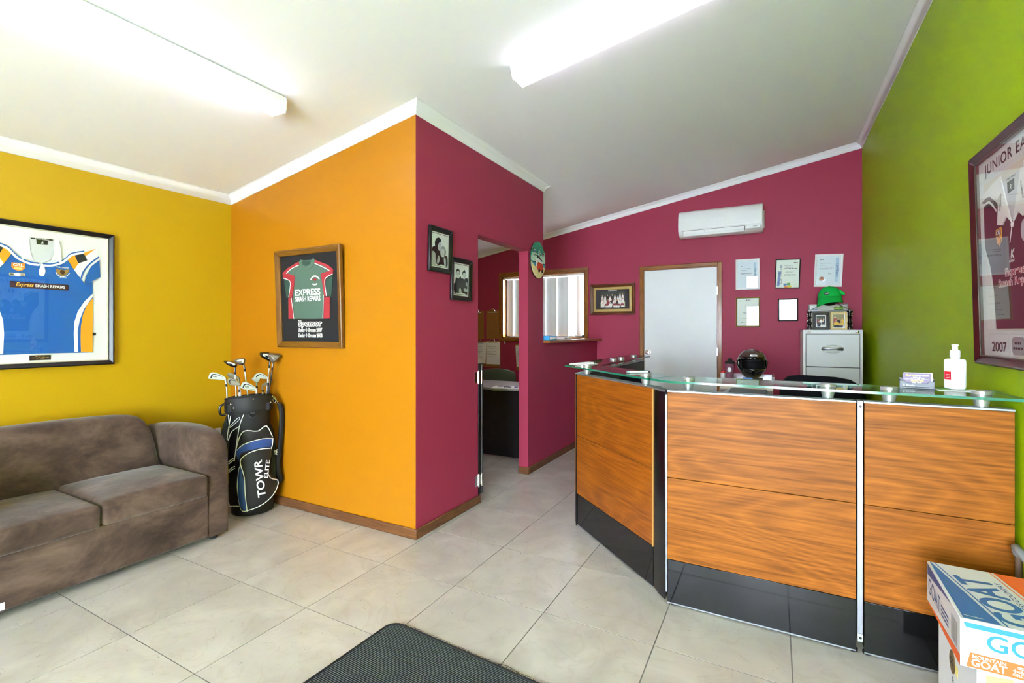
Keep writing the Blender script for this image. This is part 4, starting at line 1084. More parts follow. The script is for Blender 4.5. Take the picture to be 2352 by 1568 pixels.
bw('black-framed portrait of a long-haired person hugging a child, hung higher on the maroon partition', 2.615, 1.845, [
    ('print_hair', BWD, -.0056, [[(-.057, .018), (-.059, .047), (-.048, .069), (-.025, .082), (-.001, .078), (.011, .061), (.012, .03), (-.005, -.005), (-.026, -.007), (-.034, -.031), (-.041, -.061), (-.054, -.048), (-.084, -.015), (-.084, .007), (-.067, .02)]]),
    ('print_body', BWD, -.0058, [[(-.049, -.025), (-.026, -.007), (-.002, -.004), (.008, -.033), (.03, -.042), (.048, -.036), (.066, -.026), (.084, -.039), (.084, -.097), (.040, -.094), (.013, -.093), (-.017, -.1), (-.038, -.091), (-.045, -.058)]]),
    ('print_hair_pale', BWM, -.0060, [[(.002, -.012), (.008, .016), (.025, .031), (.046, .029), (.062, .012), (.066, -.011), (.051, -.036), (.03, -.03)]]),
    ('print_face', SKIN2, -.0062, [[(-.026, .033), (-.009, .052), (.009, .059), (.013, .043), (.01, .023), (-.002, .001), (-.011, -.005), (-.023, .004), (-.029, .018)], [(.01, .003), (.025, .014), (.043, .013), (.048, -.009), (.042, -.029), (.03, -.041), (.014, -.032), (.006, -.014)]]),
    ('print_arms', SKIN, -.0063, [[(-.084, -.02), (-.064, -.018), (-.05, -.033), (-.048, -.062), (-.038, -.091), (-.053, -.111), (-.073, -.109), (-.083, -.088)], [(-.033, -.075), (-.019, -.036), (-.003, -.053), (-.006, -.072), (-.023, -.096)], [(.042, -.048), (.061, -.046), (.068, -.095), (.05, -.096)]]),
    ('print_features', BWD, -.0065, marks([(-.014, .035), (-.008, .036), (.002, .035), (.009, .036), (-.017, .014), (-.004, .015), (.015, -.01), (.02, -.01), (.03, -.006), (.038, -.006), (.018, -.022), (.03, -.02)]))])
bw('black-framed portrait of two dark-dressed people side by side, hung lower on the maroon partition', 2.862, 1.672, [
    ('print_body', BWD, -.0056, [[(-.087, -.033), (-.074, -.028), (-.067, .008), (-.05, .009), (-.037, .005), (-.023, .012), (-.013, .025), (.009, .007), (.016, .014), (.037, .006), (.055, .015), (.084, .014), (.084, -.014), (.08, -.059), (.082, -.102), (.047, -.096), (.019, -.094), (-.01, -.073), (-.016, -.096), (-.049, -.095), (-.075, -.098), (-.088, -.075)]]),
    ('print_hair', BWD, -.0058, [[(-.065, .030), (-.067, .051), (-.058, .068), (-.05, .074), (-.026, .068), (-.019, .048), (-.022, .030), (-.042, .035)], [(.013, .034), (.013, .054), (.03, .068), (.036, .075), (.052, .062), (.060, .040), (.056, .028), (.036, .032)]]),
    ('print_face', SKIN2, -.0060, [[(-.060, .048), (-.047, .058), (-.027, .056), (-.023, .036), (-.029, .015), (-.040, .006), (-.054, .013), (-.060, .03)], [(.019, .046), (.035, .054), (.053, .05), (.056, .032), (.051, .015), (.037, .008), (.024, .014), (.017, .032)]]),
    ('print_arms', SKIN, -.0061, [[(-.026, -.089), (-.015, -.056), (0, -.068), (.008, -.091), (-.009, -.096)], [(.031, -.064), (.059, -.058), (.084, -.07), (.081, -.078), (.046, -.079)], [(.065, -.016), (.077, -.015), (.076, -.039), (.063, -.04)]]),
    ('print_features', BWD, -.0065, marks([(-.054, .039), (-.048, .039), (-.037, .038), (-.03, .038), (-.048, .022), (-.035, .024), (.025, .037), (.031, .037), (.042, .037), (.049, .038), (.029, .022), (.044, .022)]))])

# oval beach plaque on the partition
t = hung('beach_plaque', 'oval painted timber plaque with a red van and beach on the partition', 'plaque', 'partition', 4.138, 1.978, .30, .34)
OV = lambda r=1.: circle(0, 0, .155 * r, 36, .172 * r)
def clip_oval(x0, x1, f0, f1, n=9):
    """vertical board of the oval between x0 and x1, from f0(x) to f1(x)"""
    xs = [x0 + (x1 - x0) * k / n for k in range(n + 1)]
    def e(x): return .172 * math.sqrt(max(0, 1 - (x / .155) ** 2))
    lo = [(x, max(-e(x), f0(x))) for x in xs]; hi = [(x, min(e(x), f1(x))) for x in xs]
    out = []
    return lo + hi[::-1]
obj('board_back', prism(B(), OV(1.0), -.012, 0), mat('plaque_edge', '#241d18', .6), t)
edges = [-.1545, -.105, -.055, 0, .05, .105, .1545]
def band(name, f0, f1, y, m):
    for k in range(6):
        p = clip_oval(edges[k] + .0012, edges[k + 1] - .0012, f0, f1)
        good = [q for i, q in enumerate(p)]
        if max(abs(p[i][1] - p[-1 - i][1]) for i in range(len(p) // 2)) < .006: continue
        try: obj(name, prism(B(), good, y, -.011), m, t)
        except ValueError: pass
band('sky_board', lambda x: -.02, lambda x: 1, -.0150, mat('plaque_sky', '#bfe0cf', .5, var=.2, vscale=30))
band('palm_board', lambda x: .075 + .02 * math.sin(x * 60), lambda x: 1, -.0158, mat('plaque_palm', '#2c9a7a', .5, var=.5, vscale=50))
band('sea_board', lambda x: -.055, lambda x: -.01 - .12 * x * 0 - .02, -.0156, mat('plaque_sea', '#3ba3d6', .5, var=.2, vscale=30))
band('sand_board', lambda x: -1, lambda x: -.05 + .015 * math.sin(x * 30), -.0160, mat('plaque_sand', '#ecd9a0', .5, var=.15, vscale=40))
van = obj('van', prism(B(), smoothpts([(-.03, -.09), (-.035, -.04), (-.01, -.018), (.09, -.03), (.098, -.045), (.098, -.095)], 3), -.0185, -.0165), mat('van_red', '#d83a16', .4), t)
obj('van_roof', prism(B(), [(-.035, -.04), (-.05, -.07), (-.062, -.02), (-.05, .01), (-.01, .02), (.09, -.015), (.09, -.03), (-.01, -.016)], -.0188, -.0165), M_PLAST, van)
for x in (.012, .082): obj('wheel', prism(B(), circle(x, -.098, .017, 16), -.0195, -.0165), M_BLKM, van)
obj('roof_rack', prism(B(), [(-.035, .02), (-.02, .05), (0, .03), (.02, .05), (.03, .025), (.08, .005), (.08, -.012), (-.01, .015)], -.0182, -.0165), M_BLKM, van)
MATL = [mat('letter_brown', '#5a3b1e', .5), mat('letter_blue', '#1f3fa0', .5), mat('letter_green', '#2f8a2a', .5), M_BLKM, mat('letter_cyan', '#1f8fd0', .5), mat('letter_red', '#a02a1a', .5)]
for k, chx in enumerate('Beach'): text(chx, .046, MATL[k % 6], t, -.105 + k * .026, .062, -.0166, 'CENTER', .04)
for k, chx in enumerate('Club'): text(chx, .046, MATL[(k + 3) % 6], t, .040 + k * .026, .052, -.0166, 'CENTER', .04)
lines(t, M_BLKM, [(-.09, .0, .035)], -.0166, .008)

# team photograph between window and door
t = hung('team_photo', 'dark timber framed team photograph with gold mount beside the white door', 'picture', 'back', -1.773, 1.706, .567, .385, .02)
WD = wood('dark_frame_across', '#3d1d0c', '#7c4520', 2.2, 'X', .35, .3); WDZ = wood('dark_frame_upright', '#3d1d0c', '#7c4520', 2.2, 'Z', .35, .3)
frame_rails(t, .567, .385, .040, .022, WD, WDZ, .004)
bk = back_glass(t, .567, .385, .04, mat('gold_mount', '#b99f5c', .4, .4), .016)
m1 = obj('mat_board', box(B(), -.212, .212, -.0075, -.005, -.122, .122), BWD, t)
people(m1, -.15, .16, -.098, .098, -.0080, '#c9cba0', '#2a3a34', (9, 8, 6), ['#e9e6e2', '#efe9e4', '#8f2d3a', '#1d1d22', '#e4dcd6'], 5)
lines(m1, M_PLAST, [(-.05, .06, .106), (-.10, -.005, -.112), (.02, .10, -.112)], -.0080, .007)

# certificates on the back wall
CERT = 'certificates on the maroon back wall'
def certificate(label, x, z, W, H, m, rail, paper, roll=0., lean=.012, glass=True):
    t = hung('certificate', label, 'certificate', 'back', x, z, W, H, lean, roll, 0)
    frame_rails(t, W, H, rail, .012, m, m, .002, bevel=.001)
    bk = back_glass(t, W, H, rail, paper, .009, glass, .004)
    return t, bk
CP = mat('cert_blue', '#d5e2ea', .6); CG = mat('cert_green', '#dbe4da', .6); CBL = mat('cert_strip', '#a9c4dc', .6); CIN = mat('cert_ink', '#5a6a7c', .6); CBI = mat('cert_navy', '#2b4a86', .6)
t, bk = certificate('white-framed certificate with a pale blue strip nearest the white door, upper row', -.2535, 1.931, .237, .334, M_WHITE, .018, CP, 0, .042)
bm = B(); flat(bm, [(.060, -.02), (.085, -.02), (.085, .125), (.060, .125)], -.0044); obj('strip', bm, CBL, bk)
text('Certificate', .030, CIN, bk, .068, .066, -.0048, 'LEFT', 0, rot=-PI / 2)
lines(bk, CIN, [(-.065, -.045, .09), (-.068, .03, .060), (-.068, -.01, .043), (-.07, .05, .012), (-.07, .04, .004)], -.0046, .004)
t, bk = certificate('black-framed certificate with coloured jigsaw pieces, upper row', .1275, 1.9165, .232, .312, M_BFR, .010, CG, .035)
bm = B(); flat(bm, [(-.095, -.130), (-.072, -.130), (-.060, .02), (-.085, .03)], -.0044); obj('strip', bm, mat('cert_violet', '#6e86c0', .6), bk)
text('Certificate', .047, CBI, bk, -.050, -.110, -.0048, 'LEFT', 0, rot=PI / 2, width=.205)
lines(bk, CIN, [(-.03, .05, .082), (-.012, .06, .026), (-.02, .055, .016), (-.035, .075, -.008), (-.035, .08, -.018), (.01, .03, -.026)], -.0046, .003)
lines(bk, M_INK, [(-.015, .05, .066), (-.03, .085, .052), (.055, .09, .114)], -.0046, .006)
for x, z, c in ((-.02, -.115, '#3f78b8'), (.012, -.108, '#4aa34a'), (-.012, -.138, '#ef8a3a'), (.022, -.134, '#e6cf3a')):
    bm = B(); flat(bm, [(x - .014, z - .012), (x + .014, z - .012), (x + .014, z + .012), (x - .014, z + .012)], -.0046); flat(bm, circle(x + .014, z, .006, 8), -.0046); flat(bm, circle(x, z - .013, .006, 8), -.0046)
    obj('jigsaw_piece', bm, mat('jig' + c, c, .6), bk)
t, bk = certificate('white-framed certificate with a red wax seal, above the green cap', .4915, 1.929, .243, .334, M_WHITE, .020, CP, .04, .02)
bm = B(); flat(bm, [(.060, -.12), (.084, -.12), (.084, .13), (.060, .13)], -.0044); obj('strip', bm, CBL, bk)
text('Certificate', .033, CBI, bk, .066, .075, -.0048, 'LEFT', .005, rot=-PI / 2)
lines(bk, CIN, [(-.075, .02, .072), (-.075, -.015, .052), (-.075, .045, .024), (-.075, .03, .012)], -.0046, .003)
lines(bk, M_INK, [(-.075, -.045, .108), (0.0, .02, -.036)], -.0046, .005)
bm = B(); flat(bm, circle(-.055, -.085, .021, 16), -.0046); obj('seal', bm, mat('seal_red', '#a8503a', .5), bk)
MGF = mat('frame_gilt', '#9c7a45', .35, .5)
t, bk = certificate('gilt-framed document with fine print nearest the white door, lower row', -.2515, 1.517, .240, .330, MGF, .014, CG, 0, -.004)
lines(bk, M_INK, [(-.02, .025, .128)], -.0046, .008)
lines(bk, CIN, [(-.03, .03, .056), (-.05, .05, -.005), (-.045, .04, -.014), (-.01, .02, -.022), (-.055, .02, -.07), (-.07, -.03, -.115), (-.08, -.07, .12)], -.0046, .004)
t, bk = certificate('small black-framed white notice in the lower row', .1315, 1.534, .186, .240, M_BFR, .013, M_PAPER, 0, .006)
lines(bk, mat('ink_pale', '#9aa0a5', .6), [(-.05, -.01, .075), (-.015, .02, .005), (-.03, .035, -.008), (-.025, .055, -.03), (-.025, .055, -.036)], -.0046, .003)
# frame leaning on the wall behind the trophy
t = thing('leaning_frame', 'silver framed certificate leaning on the wall behind the green cap', 'picture', (.482, 5.85, CT + .1), rot=(-.10, 0, 0))
frame_rails(t, .335, .26, .012, .012, MATS['steel'], MATS['steel'], .002)
t.location.z = CT + .134
bk = back_glass(t, .335, .26, .012, CG, .009)
lines(bk, CIN, [(-.06, .07, -.065), (-.07, .06, -.072), (-.05, .06, -.079)], -.0056, .003)
bm = B(); flat(bm, rrect(-.14, -.085, .05, .085, .012), -.0058); obj('crest', bm, CBL, bk)
obj('stand_foot', box(B(), -.14, .14, 0, .008, -.134, -.128), MATS['steel'], t)

# ------------------------------------------------------------------ sofa
so = thing('sofa', 'brown suede two-seat sofa against the yellow wall', 'sofa', (-3.46, 1.18, 0))
def sl(x, y): return x + 3.46, y - 1.18
SX0, SX1, SY0, SY1 = -3.86, -3.055, .500, 1.862
def soft(name, x0, x1, y0, y1, z0, z1, r, crown=0., sub=2, parent=so, tuck=None):
    """cushion: subdivided box with rounded edges and a crowned top"""
    bm = B(); nx, ny, nz = 6, 8, 3
    x0, y0 = sl(x0, y0); x1, y1 = sl(x1, y1)
    bmesh.ops.create_cube(bm, size=1)
    bmesh.ops.subdivide_edges(bm, edges=bm.edges[:], cuts=5, use_grid_fill=True)
    for v in bm.verts:
        p = v.co * 2
        q = Vector([math.copysign(min(1, abs(c)), c) for c in p])
        w = (1 - q.x ** 2) * (1 - q.y ** 2)
        v.co = Vector(((x0 + x1) / 2 + q.x * (x1 - x0) / 2, (y0 + y1) / 2 + q.y * (y1 - y0) / 2, (z0 + z1) / 2 + q.z * (z1 - z0) / 2 + (crown * w if q.z > .9 else 0)))
        if tuck: tuck(v.co)
    o = obj(name, bm, M_SUEDE, parent, bevel=r, seg=3, sub=0, smooth=True)
    s = o.modifiers.new('subdivision', 'SUBSURF'); s.levels = 1; s.render_levels = 1
    return o
obj('base', box(B(), *[sl(-3.80, 0)[0], sl(-3.062, 0)[0]], *[sl(0, SY0 + .13)[1], sl(0, SY1 - .13)[1]], .035, .300), M_SUEDE, so, bevel=.012, seg=3)
def arm(y0, y1):
    prof = [(-3.84, .03), (-3.068, .03), (-3.068, .30), (-3.072, .56), (-3.088, .615), (-3.13, .655), (-3.22, .682), (-3.36, .695), (-3.55, .690), (-3.74, .672), (-3.84, .655)]
    prof = prof[:2] + smoothpts(prof[2:], 4, False)
    rings = []; bm = B(); w = y1 - y0
    cx, c_z = -3.46, .36
    for t, k in ((0, .90), (.05, .955), (.15, .985), (.32, 1.), (.68, 1.), (.85, .985), (.95, .955), (1., .90)):
        rings.append([bm.verts.new((cx + (p[0] - cx) * (1 - (1 - k) * .35) + 3.46, y0 + t * w - 1.18, .03 + (p[1] - .03) * (1 - (1 - k) * .75))) for p in prof])
    loft(bm, rings); return obj('armrest', bm, M_SUEDE, so, smooth=True, angle=50)
arm(SY1 - .138, SY1); arm(SY0, SY0 + .138)
# backrest: inclined, top corners rounded
bm = B(); rings = []
yy = [(SY0 + .11, .60), (SY0 + .13, .72), (SY0 + .18, .765), (SY0 + .30, .782), (1.18, .785), (SY1 - .42, .778), (SY1 - .28, .765), (SY1 - .215, .745), (SY1 - .180, .70), (SY1 - .150, .58), (SY1 - .135, .44)]
for y, top in yy:
    prof = [(-3.84, .06), (-3.84, top - .06), (-3.80, top - .012), (-3.74, top), (-3.67, top - .012), (-3.625, top - .055), (-3.60, top * .72), (-3.575, .46), (-3.56, .38), (-3.60, .06)]
    rings.append([bm.verts.new((p[0] + 3.46, y - 1.18, p[1])) for p in prof])
loft(bm, rings); obj('backrest', bm, M_SUEDE, so, smooth=True, sub=1)
def sag(a):
    def f(c):
        if c.z > .40: c.z += a * math.sin(c.y * 7) * .01 - .012 * max(0, -(c.x - .30)) * 0
    return f
soft('seat_cushion', -3.60, -3.040, 1.187, SY1 - .142, .292, .425, .028, .035)
soft('seat_cushion', -3.60, -3.035, SY0 + .142, 1.180, .290, .412, .028, .030)
for x in (-3.12, -3.78):
    for y in (SY0 + .07, SY1 - .07): obj('foot', lathe(B(), [(.022, 0), (.025, .034)], 12, sl(x, y)), M_BLKM, so)
obj('care_tag', box(B(), sl(-3.0615, 0)[0] - .001, sl(-3.060, 0)[0], sl(0, .79)[1], sl(0, .832)[1], .045, .078), M_PAPER, so, bevel=.0005)

# power outlet behind the sofa
po = thing('power_outlet', 'white power outlet on the yellow wall behind the golf bag', 'outlet', (XL, 2.235, .50), PI / 2)
obj('plate', box(B(), -.055, .055, -.010, 0, -.035, .035), M_PLAST, po, bevel=.003)
for x in (-.03, .03): obj('switch', box(B(), x - .007, x + .007, -.014, -.009, .008, .024), M_PLAST, po, bevel=.001)
bm = B()
for x in (-.03, .03):
    for dx in (-.006, .006): box(bm, x + dx - .0012, x + dx + .0012, -.0106, -.009, -.018, -.008)
obj('slots', bm, M_INK, po)

# ------------------------------------------------------------------ golf bag (local -y faces the middle of the room)
GB = (-3.36, 2.185, 0); GR = math.atan2(.837, .548)
gb = thing('golf_bag', 'black golf bag with white piping and blue panels standing in the corner', 'golf bag', GB, GR)
MN = mat('bag_nylon', '#131416', .7, bump=.35, bscale=500); MN2 = mat('bag_grey', '#1d1e20', .62, bump=.25, bscale=300)
MNB = mat('bag_blue', '#2d4f96', .6, bump=.25, bscale=400); MPI = mat('bag_piping', '#eceeee', .45)
bm = B(); rings = []
for cx, rx, ry, z in ((.025, .130, .118, 0), (.025, .136, .122, .012), (.025, .136, .122, .058), (.02, .140, .124, .062), (.012, .142, .126, .10), (.01, .140, .126, .30), (.006, .138, .126, .50), (.002, .136, .126, .68), (.0, .138, .13, .725)):
    rings.append([bm.verts.new((cx + math.cos(a) * rx, math.sin(a) * ry, z)) for a in [2 * PI * k / 36 for k in range(36)]])
loft(bm, rings); obj('body', bm, MN, gb, smooth=True)
obj('base_cup', lathe(B(), [(.137, .004), (.139, .010), (.139, .055), (.137, .06), (.1, .06)], 36, (.025, 0), sy=.9), mat('bag_rubber', '#0e0f10', .45), gb, smooth=True)
bm = B(); rings = []
for rx, z0, arch in ((.148, .722, 0), (.155, .735, 0), (.157, .80, .0), (.152, .822, .022), (.144, .826, .022), (.140, .80, 0)):
    rings.append([bm.verts.new((math.cos(a) * rx, math.sin(a) * rx * .9, z0 + arch * max(0, -math.sin(a)) + .006 * math.cos(a))) for a in [2 * PI * k / 36 for k in range(36)]])
loft(bm, rings, cap=False); obj('collar', bm, MN2, gb, smooth=True)
obj('divider', box(B(), -.13, .13, -.10, .10, .74, .79), M_BLKM, gb)
obj('rim', tube(B(), [(math.cos(a) * .148, math.sin(a) * .133, .824 + .022 * max(0, -math.sin(a)) + .006 * math.cos(a)) for a in [2 * PI * k / 36 for k in range(36)]], .008, 8, closed=True), MN, gb, smooth=True)
def surf(x, z, extra=0.): # front surface of the bag body
    u = max(-.97, min(.97, (x - .008) / .142)); return -.128 * math.sqrt(1 - u * u) - extra
def puff(name, pts, depth, m, y_in=None, bev=.012, parent=gb):
    pts = smoothpts(pts, 3); bm = B()
    if area2(pts) < 0: pts.reverse()
    cx = sum(p[0] for p in pts) / len(pts); c_z = sum(p[1] for p in pts) / len(pts)
    rings = []
    for s, d in ((1., -.02), (1., depth * .45), (.975, depth * .75), (.93, depth * .92), (.80, depth), (.4, depth * 1.04), (.02, depth * 1.05)):
        rings.append([bm.verts.new((cx + (x - cx) * s, surf(cx + (x - cx) * s * .8, z, d), c_z + (z - c_z) * s)) for x, z in pts])
    loft(bm, rings); return obj(name, bm, m, parent, smooth=True, angle=60)
def pip(name, pts, depth, r=.0032, closed=False, parent=gb):
    pts = smoothpts(pts, 3, closed)
    return obj(name, tube(B(), [(x, surf(x * .8, z, depth), z) for x, z in pts], r, 6, closed=closed), MPI, parent, smooth=True)
pk = puff('large_pocket', [(-.057, .445), (-.011, .47), (.056, .478), (.123, .474), (.148, .437), (.128, .33), (.14, .265), (.188, .204), (.173, .137), (.123, .091), (.056, .066), (-.015, .056), (-.052, .062), (-.069, .17), (-.069, .279), (-.057, .362)], .058, MN2)
pip('piping', [(-.011, .056), (-.023, .17), (-.029, .295), (-.052, .387), (-.044, .428), (.006, .462), (.073, .477), (.131, .47)], .060, parent=pk)
pip('piping', [(.114, .304), (.135, .254), (.181, .22), (.186, .179), (.156, .129), (.089, .083), (-.011, .056), (-.048, .071), (-.069, .195), (-.069, .279), (-.058, .362)], .046, parent=pk)
puff('blue_panel', [(-.079, .472), (-.044, .503), (.014, .527), (.089, .537), (.152, .528), (.140, .455), (.123, .470), (.056, .474), (-.011, .466), (-.052, .433), (-.065, .399)], .028, MNB)
puff('blue_panel', [(-.060, .362), (-.068, .279), (-.068, .17), (-.050, .071), (-.015, .058), (-.025, .17), (-.030, .287), (-.045, .37)], .062, MNB)
up = puff('upper_pocket', [(-.079, .472), (-.065, .545), (-.044, .595), (-.011, .61), (.056, .599), (.11, .628), (.156, .528), (.089, .537), (.014, .527), (-.044, .503)], .022, MN2)
pip('piping', [(.154, .527), (.089, .54), (.014, .53), (-.044, .508), (-.079, .472), (-.065, .545), (-.044, .595), (-.011, .61), (.056, .599), (.11, .628), (.15, .54)], .024, parent=up)
pip('piping', [(.152, .528), (.148, .48), (.135, .449)], .026)
pip('piping', [(-.032, .722), (-.061, .628), (-.09, .399)], .002); pip('piping', [(-.112, .713), (-.130, .60), (-.134, .545)], .002); pip('piping', [(-.061, .637), (-.105, .603), (-.128, .541)], .003)
pip('piping', [(-.125, .081), (-.052, .077), (-.023, .041)], .002)
for z in (.42, .405, .36, .345): pip('piping', [(-.125, z - .03), (-.105, z - .01), (-.088, z)], .003)
puff('zip_pull', [(-.118, .637), (-.069, .699), (-.055, .691), (-.111, .628)], .006, MPI); puff('zip_patch', [(-.114, .640), (-.070, .693), (-.060, .689), (-.110, .635)], .008, MN)
side = [(-.175, .56), (-.150, .68), (-.135, .69), (-.125, .55), (-.13, .36), (-.165, .38)]
bm = B(); prism(bm, smoothpts(side, 3), -.06, .05); obj('side_pocket', bm, MN2, gb, bevel=.012)
bm = B(); prism(bm, smoothpts([(.12, .60), (.155, .58), (.175, .45), (.178, .20), (.165, .12), (.12, .10)], 3), -.04, .07); obj('side_pocket', bm, MN2, gb, bevel=.012)
Mt = Matrix.Translation((.075, surf(.06, .2, .0655), .128)) @ Matrix.Rotation(math.radians(6), 4, 'X') @ Matrix.Rotation(.36, 4, 'Z') @ Matrix.Rotation(math.radians(-98), 4, 'Y') @ Matrix.Rotation(PI / 2, 4, 'X')
def bagtext(body, size, x, z, width, d, rot):
    t_ = text(body, size, MPI, gb, x, z, 0, 'LEFT', .02, .12, rot=rot, width=width)
    for v_ in t_.data.vertices:
        v_.co.y = surf(v_.co.x * .8, v_.co.z, d)
    return t_
bagtext('TOWR', .068, .104, .138, .262, .068, PI / 2 + .10); bagtext('ELITE', .036, .116, .262, .128, .068, PI / 2 - .12)
# carry strap, D-ring, handle, rivets
obj('carry_strap', tube(B(), smoothpts([(.150, -.02, .80), (.198, -.03, .76), (.214, -.02, .68), (.207, -.015, .52), (.196, -.02, .40), (.188, -.03, .30), (.205, -.03, .20), (.186, .0, .22), (.178, .03, .36)], 4, False), [.008] * 4 + [.018] * 29, 8), MN, gb, smooth=True)
text('AIR', .026, MPI, gb, .182, .415, -.052, 'CENTER', .03, rot=PI / 2)
ring = obj('strap_ring', tube(B(), [(.165 + math.cos(a) * .012, -.045, .80 + math.sin(a) * .020) for a in [2 * PI * k / 12 for k in range(12)]], .0028, 6, closed=True), M_CHROME, gb, smooth=True)
obj('strap_clip', tube(B(), [(.150, -.05, .83), (.160, -.055, .815), (.182, -.045, .785), (.190, -.04, .77)], .0035, 6), M_CHROME, gb, smooth=True)
obj('d_ring', tube(B(), [(.0, -.137, .725), (.005, -.143, .705), (.023, -.145, .698), (.041, -.143, .705), (.046, -.137, .725)], .0035, 8), M_BLACK, gb, smooth=True)
obj('ring_tab', box(B(), .006, .040, -.142, -.125, .718, .738), MN2, gb, bevel=.003)
obj('side_handle', tube(B(), smoothpts([(-.150, -.03, .79), (-.178, -.035, .775), (-.182, -.035, .74), (-.172, -.03, .715), (-.145, -.03, .715)], 3, False), .008, 8), M_BLACK, gb, smooth=True)
for x, z in ((-.111, .795), (-.094, .767), (.027, .826), (.138, .786)):
    yy_ = -.141 * math.sqrt(max(.05, 1 - (x / .157) ** 2))
    obj('rivet', ball(B(), (x, yy_ - .001, z), .006, 8, 6), M_CHROME, gb, smooth=True)
obj('collar_stitch', tube(B(), [(x, -.1415 * math.sqrt(1 - (x / .158) ** 2) - .001, .738) for x in [-.12 + .02 * k for k in range(13)]], .0015, 5), MN, gb)

# golf clubs standing in the bag
CLUBG = 'golf clubs in the bag'
M_HEAD = mat('club_steel', '#b4b6b9', .32, .45); M_HEADD = mat('club_bronze', '#8b8078', .35, .45); M_GRAPH = mat('graphite_shaft', '#181b22', .3)
RG = Matrix.Rotation(GR, 4, 'Z')
def club(label, shaft, y, head, hm_, kind, shaft_m=M_STEEL, yt=None, cavity=True, mark=None):
    """shaft: (x,z) points from head down to the collar; extended down inside the bag"""
    yt = y if yt is None else yt
    base = RG @ Vector((shaft[-1][0] * .8, 0, 0)) + Vector(GB)
    t = thing('golf_club', label, 'golf club', (base.x, base.y, .07), GR, CLUBG)
    ox, oz = shaft[-1][0] * .8, .07
    sh = [(x - ox, (yt if i == 0 else y), z - oz) for i, (x, z) in enumerate(shaft)]
    bot = (shaft[-1][0] * .62 - ox, max(-.06, min(.06, y * .6)), .01)
    obj('shaft', tube(B(), [bot] + sh[:0:-1] + [sh[0]], [.0062] + [.0052] * (len(sh) - 1) + [.0048], 10), shaft_m, t, smooth=True)
    a, b = Vector(sh[0]), Vector(sh[1]); d = (b - a).normalized()
    obj('ferrule', tube(B(), [a + d * .028, a + d * .05], [.0068, .0058], 10), M_BLKM, t, smooth=True)
    obj('hosel', tube(B(), [a - d * .004, a + d * .03], .0068, 10), hm_, t, smooth=True)
    pts = [(x - ox, z - oz) for x, z in head]
    if kind == 'iron':
        h = obj('head', prism(B(), smoothpts(pts, 3), yt - .009, yt + .006), hm_, t, bevel=.003, seg=2)
        cx = sum(p[0] for p in pts) / len(pts); c_z = sum(p[1] for p in pts) / len(pts)
        if cavity:
            inner = [(cx + (x - cx) * .74, c_z + (z - c_z) * .66) for x, z in smoothpts(pts, 3)]
            obj('cavity_line', prism(B(), inner, yt - .0098, yt - .008), M_BLKM, h)
            inner = [(cx + .004 + (x - cx) * .66, c_z - .003 + (z - c_z) * .52) for x, z in smoothpts(pts, 3)]
            obj('cavity', prism(B(), inner, yt - .0104, yt - .009), hm_, h)
        if mark: text(mark, .016, M_BLKM, h, cx - .012, c_z - .004, yt - .0108, 'CENTER', .03, .2, rot=-.12)
    else:
        pts = smoothpts(pts, 3)
        if area2(pts) < 0: pts.reverse()
        cx = sum(p[0] for p in pts) / len(pts); c_z = sum(p[1] for p in pts) / len(pts)
        bm = B(); rings = []
        dp = .036 if kind == 'wood' else .05
        for s, q in ((.05, -1.), (.55, -.85), (.85, -.55), (1., -.1), (1., .25), (.9, .6), (.6, .9), (.05, 1.)):
            rings.append([bm.verts.new((cx + (x - cx) * s, yt + q * dp, c_z + (z - c_z) * s)) for x, z in pts])
        loft(bm, rings); h = obj('head', bm, hm_, t, smooth=True, angle=80)
        inner = [(cx + .004 + (x - cx) * .62, c_z + .004 + (z - c_z) * .55) for x, z in pts]
        obj('sole_plate', prism(B(), inner, yt - dp * .93, yt - dp * .6), M_HEADD if kind == 'driver' else M_STEEL, h, bevel=.004)
    return t
club('silver iron marked in black, leaning out farthest towards the yellow wall', [(-.146, .962), (-.14, .924), (-.134, .80)], -.05, [(-.247, .987), (-.239, 1.011), (-.22, 1.018), (-.19, 1.009), (-.16, .992), (-.143, .973), (-.151, .962), (-.198, .968), (-.245, .974)], M_HEAD, 'iron', mark='AIR')
club('bronze-toned iron between the two silver irons marked in black', [(-.061, .924), (-.061, .88), (-.061, .80)], -.085, [(-.132, .957), (-.127, .974), (-.11, .976), (-.08, .962), (-.053, .932), (-.064, .921), (-.094, .925), (-.123, .931)], M_HEADD, 'iron')
club('silver iron marked in black, lowest at the front of the bag', [(.047, .889), (.046, .86), (.045, .80)], -.095, [(-.051, .918), (-.042, .94), (-.025, .946), (.002, .935), (.035, .91), (.053, .888), (.043, .88), (.008, .885), (-.05, .902)], M_HEAD, 'iron', mark='AIR')
club('chrome cavity-back iron with a black insert on a graphite shaft', [(.121, .957), (.123, .921), (.116, .80)], -.04, [(.032, .97), (.039, .99), (.062, 1.003), (.087, .996), (.112, .976), (.126, .957), (.109, .957), (.071, .961)], M_HEAD, 'iron', M_GRAPH)
club('navy-black fairway wood on a steel shaft beside the yellow wall', [(-.088, 1.042), (-.088, 1.003), (-.081, .80)], .02, [(-.162, 1.091), (-.138, 1.094), (-.105, 1.083), (-.077, 1.066), (-.075, 1.053), (-.088, 1.042), (-.116, 1.05), (-.143, 1.066)], mat('wood_navy', '#0c0e1c', .12, coat=.6), 'wood')
club('silver-soled fairway wood standing behind the navy one', [(-.034, 1.058), (-.029, 1.025), (-.005, .80)], .05, [(-.102, 1.091), (-.072, 1.105), (-.044, 1.109), (-.025, 1.102), (-.025, 1.074), (-.034, 1.058), (-.061, 1.058), (-.083, 1.072)], M_HEADD, 'wood')
